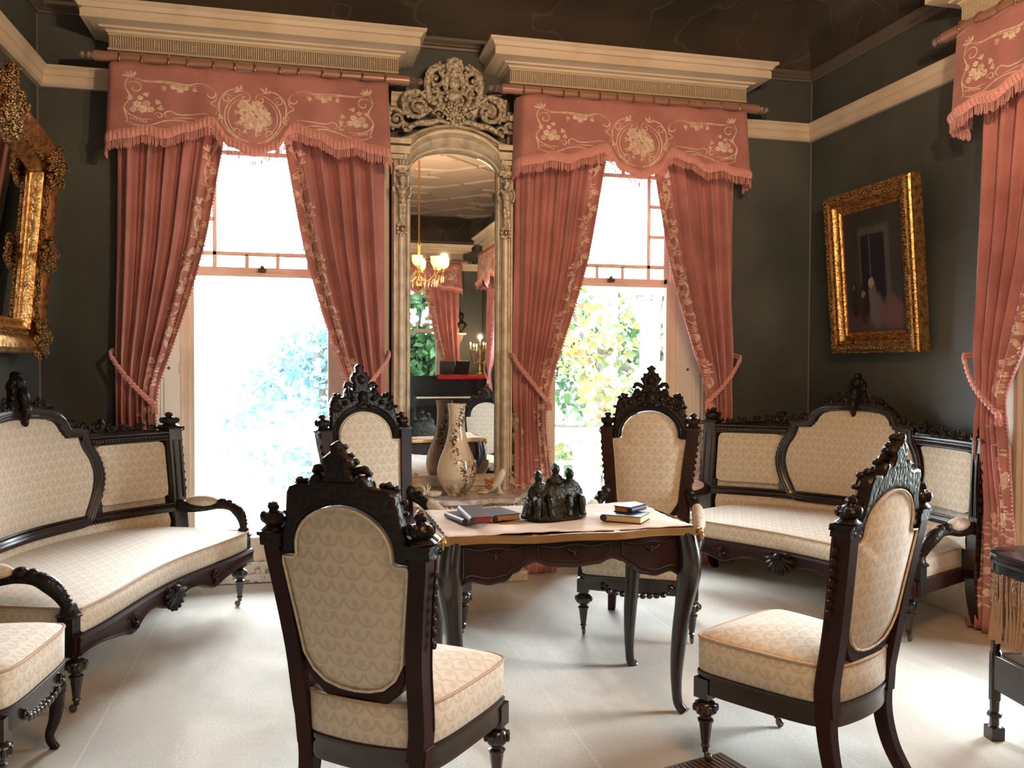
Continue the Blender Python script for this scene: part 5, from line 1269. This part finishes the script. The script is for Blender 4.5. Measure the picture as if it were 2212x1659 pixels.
mb = MB(); mb.lathe([(0, 0), (.09, 0), (.085, .012), (.04, .03), (.018, .06), (.028, .1), (.014, .14), (.018, .22), (.03, .25), (.014, .28), (.014, .42), (0, .42)], 14)
pts = [(0, 0, .46)]+[(.17*cos(a), .12*sin(a), .36+.03*(k % 2)) for k, a in enumerate([i*2*pi/6+.3 for i in range(6)])]
for p in pts[1:]: candle_arm(mb, 0, 0, .27, *p)
mb.lathe([(0, 0), (.02, 0), (.026, .02), (0, .04)], 10, (0, 0, .42)); mb.build('stand', 'brass', r, smooth=50)
for p in pts:
    mb = MB(); mb.tube([(p[0], p[1], p[2]+.05), (p[0], p[1], p[2]+.12)], .010, 8); cn = mb.build('candle', 'ivory', r, smooth=60)
    mb = MB(); mb.lathe([(0, 0), (.010, .006), (.014, .02), (.009, .04), (0, .06)], 10, (p[0], p[1], p[2]+.12)); mb.build('bulb', 'bulb', cn, smooth=60)
lamp((2.96, -3.22, 1.94), 10, .02)
CHX, CHY, CHZ = 1.32, 1.2, 2.55
r = empty('chandelier', (CHX, CHY, CHZ)); tag(r, 'glass and brass chandelier with lit orange bulbs, half seen in the pier mirror', 'chandelier')
mb = MB(); mb.lathe([(0, -.22), (.02, -.20), (.04, -.16), (.015, -.12), (.03, -.05), (.06, 0), (.02, .06), (.015, .3), (.03, .34), (.012, .38), (.012, 1.45), (.07, 1.47), (.08, 1.50), (0, 1.50)], 14)
for k in range(8):
    a = k*pi/4+.2; candle_arm(mb, 0, 0, -.02, .30*cos(a), .30*sin(a), .0, .09)
mb.build('stem', 'brass', r, smooth=50)
for k in range(8):
    a = k*pi/4+.2; x, y = .30*cos(a), .30*sin(a)
    mb = MB(); mb.lathe([(.012, .05), (.045, .07), (.062, .11), (.06, .15), (.066, .17), (.062, .17), (.056, .15), (.058, .11), (.042, .075), (.010, .055)], 16, (x, y, 0)); sh = mb.build('glass_shade', 'shade_glass' if 'shade_glass' in MT else 'crystal', r, smooth=60)
    mb = MB(); mb.sph((x, y, .115), (.024, .024, .032)); mb.build('bulb', 'bulb', sh, smooth=60)
mb = MB()
for k in range(56):
    a = k*2*pi/56; q = .30 if k % 2 else .22; z = -.04
    mb.lathe([(0, -.075), (.006, -.06), (.006, -.01), (.003, 0), (0, 0)], 5, (q*cos(a), q*sin(a), z-(.05 if q < .3 else 0)))
mb.build('crystal_drops', 'crystal', r, smooth=0)
for k in (0, 3, 6): lamp((CHX+.30*cos(k*pi/4+.2), CHY+.30*sin(k*pi/4+.2), CHZ+.19), LAMP_W, .026)
r = empty('portrait_bust', (2.72, -3.80, 2.02)); tag(r, 'small dark bust on a wall bracket, dimly seen in the pier mirror', 'bust')
mb = MB(); mb.lathe([(0, 0), (.05, 0), (.05, .02), (.025, .03), (.022, .06), (0, .06)], 12); mb.loft([[(a*cos(t), b*sin(t), z) for t in [i*pi/8 for i in range(16)]] for a, b, z in ((.03, .03, .05), (.08, .045, .10), (.11, .055, .15), (.09, .05, .19), (.035, .035, .21), (.032, .034, .25))])
mb.sph((0, .005, .30), (.052, .062, .072), 12, 9); mb.sph((0, -.01, .32), (.058, .062, .06)); mb.sph((0, .068, .29), (.01, .014, .016), 6, 5)
mb.build('figure', 'bronze', r, smooth=60)
mb = MB(); mb.bx(-.09, .09, -.10, .06, -.03, 0); mb.loft([[(-.05*k, -.10, -z), (.05*k, -.10, -z), (.05*k, -.10+.12*k, -z), (-.05*k, -.10+.12*k, -z)] for k, z in ((1, .03), (.7, .10), (.25, .18))]); mb.build('bracket', 'aged_gilt', r, smooth=0)

# ------------------------------------------------------------------ outside: verandah, balustrade, posts, trees
mb = MB(); mb.bx(-7, 9.5, YB+.24, 8.45, -.42, -.10); tag(mb.build('verandah_deck', 'verandah_floor', smooth=0), kind='structure')
mb = MB(); mb.bx(-30, 40, 8.45, 60, -1.7, -1.5); mb.bx(4.2, 40, -30, 8.45, -1.7, -1.5); mb.bx(-30, 4.2, -40, -4.3, -1.7, -1.5); tag(mb.build('garden_ground', 'lawn', smooth=0), kind='structure')
def balustrade(name, x0, x1, y, label):
    r = empty(name, ((x0+x1)/2, y, -.1)); tag(r, label, 'railing', 'verandah balustrades'); L = x1-x0
    mb = MB(); mb.bx(-L/2, L/2, -.07, .07, .88, .92); mb.bx(-L/2, L/2, -.05, .05, .82, .88); mb.build('handrail', 'white_stone', r, smooth=0, bevel=.006)
    mb = MB(); mb.bx(-L/2, L/2, -.05, .05, .06, .14); mb.build('bottom_rail', 'white_stone', r, smooth=0)
    n = int(L/.30)
    mb = MB()
    for i in range(n+1):
        x = -L/2+L*i/n; mb.bx(x-.035, x+.035, -.03, .03, .14, .70)
        if i < n:
            xc = x+L/n/2; R1 = L/n/2-.02
            mb.tube([(xc+R1*cos(a), 0, .66+R1*.95*sin(a)) for a in [k*pi/12 for k in range(13)]], .024, 6)
            mb.bx(xc-.018, xc+.018, -.015, .015, .14, .60)
    mb.bx(-L/2, L/2, -.02, .02, .80, .82); mb.bx(-L/2, L/2, -.02, .02, .55, .59); mb.build('arched_panel', 'white_stone', r, smooth=30)
def post(x, y, label):
    r = empty('verandah_post', (x, y, -.1)); tag(r, label, 'post', 'verandah posts')
    mb = MB(); mb.bx(-.13, .13, -.13, .13, 0, 1.0); mb.bx(-.15, .15, -.15, .15, 0, .12); mb.bx(-.145, .145, -.145, .145, .96, 1.02); mb.build('pedestal', 'white_stone', r, smooth=0, bevel=.008)
    mb = MB(); mb.lathe([(0, 1.02), (.11, 1.02), (.12, 1.06), (.10, 1.10), (.105, 1.2), (.10, 2.15), (.12, 2.2), (.10, 2.22), (.10, 3.3), (0, 3.3)], 8, ph=pi/8); mb.build('shaft', 'white_stone', r, smooth=30)
    mb = MB(); 
    for i in range(4):
        M = Matrix.Rotation(i*pi/2, 4, 'Z'); mb.tube([M @ Vector(p) for p in catmull([(.10, 0, 2.0), (.15, 0, 2.06), (.16, 0, 2.16), (.20, 0, 2.26), (.30, 0, 2.30)], 4)], [.03]*8+[.045]*9, 6)
    mb.box((0, 0, 2.30), (.34, .34, .08)); mb.build('capital', 'white_stone', r, smooth=40)
post(3.42, 8.2, 'white octagonal verandah post with bracket capital seen through the right window')
post(.9, 8.2, 'white verandah post standing behind the pier-mirror wall')
post(-1.75, 8.2, 'white verandah post beyond the left window, behind the curtain')
balustrade('verandah_balustrade', .9+.13, 3.42-.13, 8.2, 'white arcaded balustrade seen through the right window')
balustrade('verandah_balustrade', -1.62, .77, 8.2, 'white arcaded balustrade seen through the left window')
def leaves(name, blobs, n, size, mat, parent, seed=1, drop=.5, kind='stuff'):
    q = random.Random(seed); mb = MB(); tot = sum(b[3]*b[4]*b[5] for b in blobs) or 1
    for (x, y, z, a, b, c) in blobs:
        for i in range(max(4, int(n*a*b*c/tot))):
            t = q.uniform(0, 2*pi); u = q.uniform(-1, 1); k = q.uniform(.35, 1)**.5; w = sqrt(1-u*u)
            p = Vector((x+a*k*w*cos(t), y+b*k*w*sin(t), z+c*k*u)); s = size*q.uniform(.6, 1.3)
            d = Vector((q.uniform(-1, 1), q.uniform(-1, 1), q.uniform(-1.2, .3))).normalized(); e = d.orthogonal().normalized(); e.rotate(Matrix.Rotation(q.uniform(0, 6.28), 3, d)); f2 = d.cross(e)
            mb.add([p, p+d*s*.5+e*s*.36+f2*s*.06, p+d*s, p+d*s*.5-e*s*.36+f2*s*.06], [(0, 1, 2, 3)])
    return mb.build(name, mat, parent, smooth=0)
def tree(loc, trunk, branches, blobs, n, size, mat, label, seed=1, cat='tree', group='garden trees'):
    r = empty('garden_tree', loc); tag(r, label, cat, group); mb = MB(); P = catmull(trunk[0], 5); k = len(P); mb.tube(P, [trunk[1]+(trunk[2]-trunk[1])*i/(k-1) for i in range(k)], 9)
    for b, r0, r1 in branches:
        P = catmull(b, 5); k = len(P); mb.tube(P, [r0+(r1-r0)*i/(k-1) for i in range(k)], 6)
    mb.build('trunk', 'bark', r, smooth=60); leaves('foliage', blobs, n, size, mat, r, seed); return r
qq = random.Random(11)
def rb(n, cx_, cy_, cz, rx_, ry_, rz_, s):
    return [(cx_+qq.uniform(-rx_, rx_), cy_+qq.uniform(-ry_, ry_), cz+qq.uniform(-rz_, rz_), s*qq.uniform(.6, 1.2), s*qq.uniform(.6, 1.2), s*qq.uniform(.5, .9)) for _ in range(n)]
tree((4.05, 11.6, -1.5), ([(0, 0, 0), (-.15, 0, 1.5), (.1, 0, 2.9), (.25, .1, 4.2), (.2, .2, 6)], .22, .07),
     [([(-.1, 0, 1.6), (-.6, .2, 2.3), (-1.0, .2, 3.2), (-1.5, .3, 3.7)], .13, .03), ([(0, 0, 2.4), (.7, -.2, 3.0), (1.1, -.3, 3.8)], .07, .02), ([(.1, 0, 2.9), (-.4, -.3, 3.5), (-.6, -.4, 4.4)], .06, .02), ([(-.1, 0, 2.1), (-.9, -.4, 2.2), (-1.6, -.5, 2.6)], .06, .02), ([(.2, 0, 3.6), (.8, 0, 4.2), (1.3, .1, 4.6)], .05, .015), ([(-.5, .1, 2.2), (-1.2, -.2, 1.9), (-1.9, -.3, 2.1)], .05, .015)],
     rb(34, -.3, -.1, 3.0, 1.7, .7, 1.4, .40), 3200, .14, 'autumn_leaves', 'yellowing plane tree with pale branches seen through the right window', 3)
tree((6.6, 15.5, -1.5), ([(0, 0, 0), (.1, 0, 2), (0, 0, 5)], .3, .12), [([(0, 0, 2.2), (1.2, 0, 3.2), (2.2, 0, 3.6)], .12, .03), ([(0, 0, 2.5), (-1.2, 0, 3.3), (-2.2, 0, 4.0)], .12, .03)], rb(48, -.4, 0, 2.4, 3.4, 1.0, 1.9, .75), 9000, .20, 'green_leaves', 'green tree standing behind the yellowing plane tree', 5)
tree((.2, 16, -1.5), ([(0, 0, 0), (.1, 0, 2), (0, 0, 4)], .3, .12), [([(0, 0, 2.2), (1.2, 0, 3.0), (1.8, 0, 3.4)], .1, .03)], rb(20, .3, 0, 2.6, 1.9, 1.0, 1.6, .75), 6500, .15, 'pale_leaves', 'pale hazy tree right of centre in the left window', 6)
tree((-3.4, 14, -1.5), ([(0, 0, 0), (.1, 0, 1.5), (0, 0, 2.6)], .2, .08), [], rb(16, 0, 0, 2.0, 1.3, .9, 1.2, .65), 4500, .14, 'pale_leaves', 'low hazy bush at the lower left of the left window', 7)
tree((1.4, -7.0, -1.5), ([(0, 0, 0), (.1, 0, 2), (0, 0, 4.5)], .2, .1), [([(0, 0, 2.2), (.8, .3, 3.4), (1.0, .6, 4.4)], .08, .03)], rb(120, .1, .5, 2.4, 2.4, .6, 2.7, .6), 22000, .22, 'deep_leaves', 'leafy green tree outside the rear window, seen in the pier mirror', 9)
tree((7.6, 2.2, -1.5), ([(0, 0, 0), (.1, 0, 2), (0, 0, 4.5)], .2, .1), [], rb(20, 0, 0, 2.6, .9, 2.2, 1.6, .7), 2600, .22, 'green_leaves', 'green tree outside the window in the right wall', 10)
r = empty('floor_register', (1.405, 2.775, 0), rad(14)); tag(r, 'small brown metal heating grille set in the carpet at the bottom edge', 'floor grille')
mb = MB(); mb.bx(-.13, .13, -.10, .10, 0, .004); mb.build('plate', 'caster_brass', r, smooth=0)
mb = MB()
for i in range(12): mb.bx(-.12+.02*i, -.112+.02*i, -.09, .09, .004, .007)
mb.build('grille', 'book_brown', r, smooth=0)
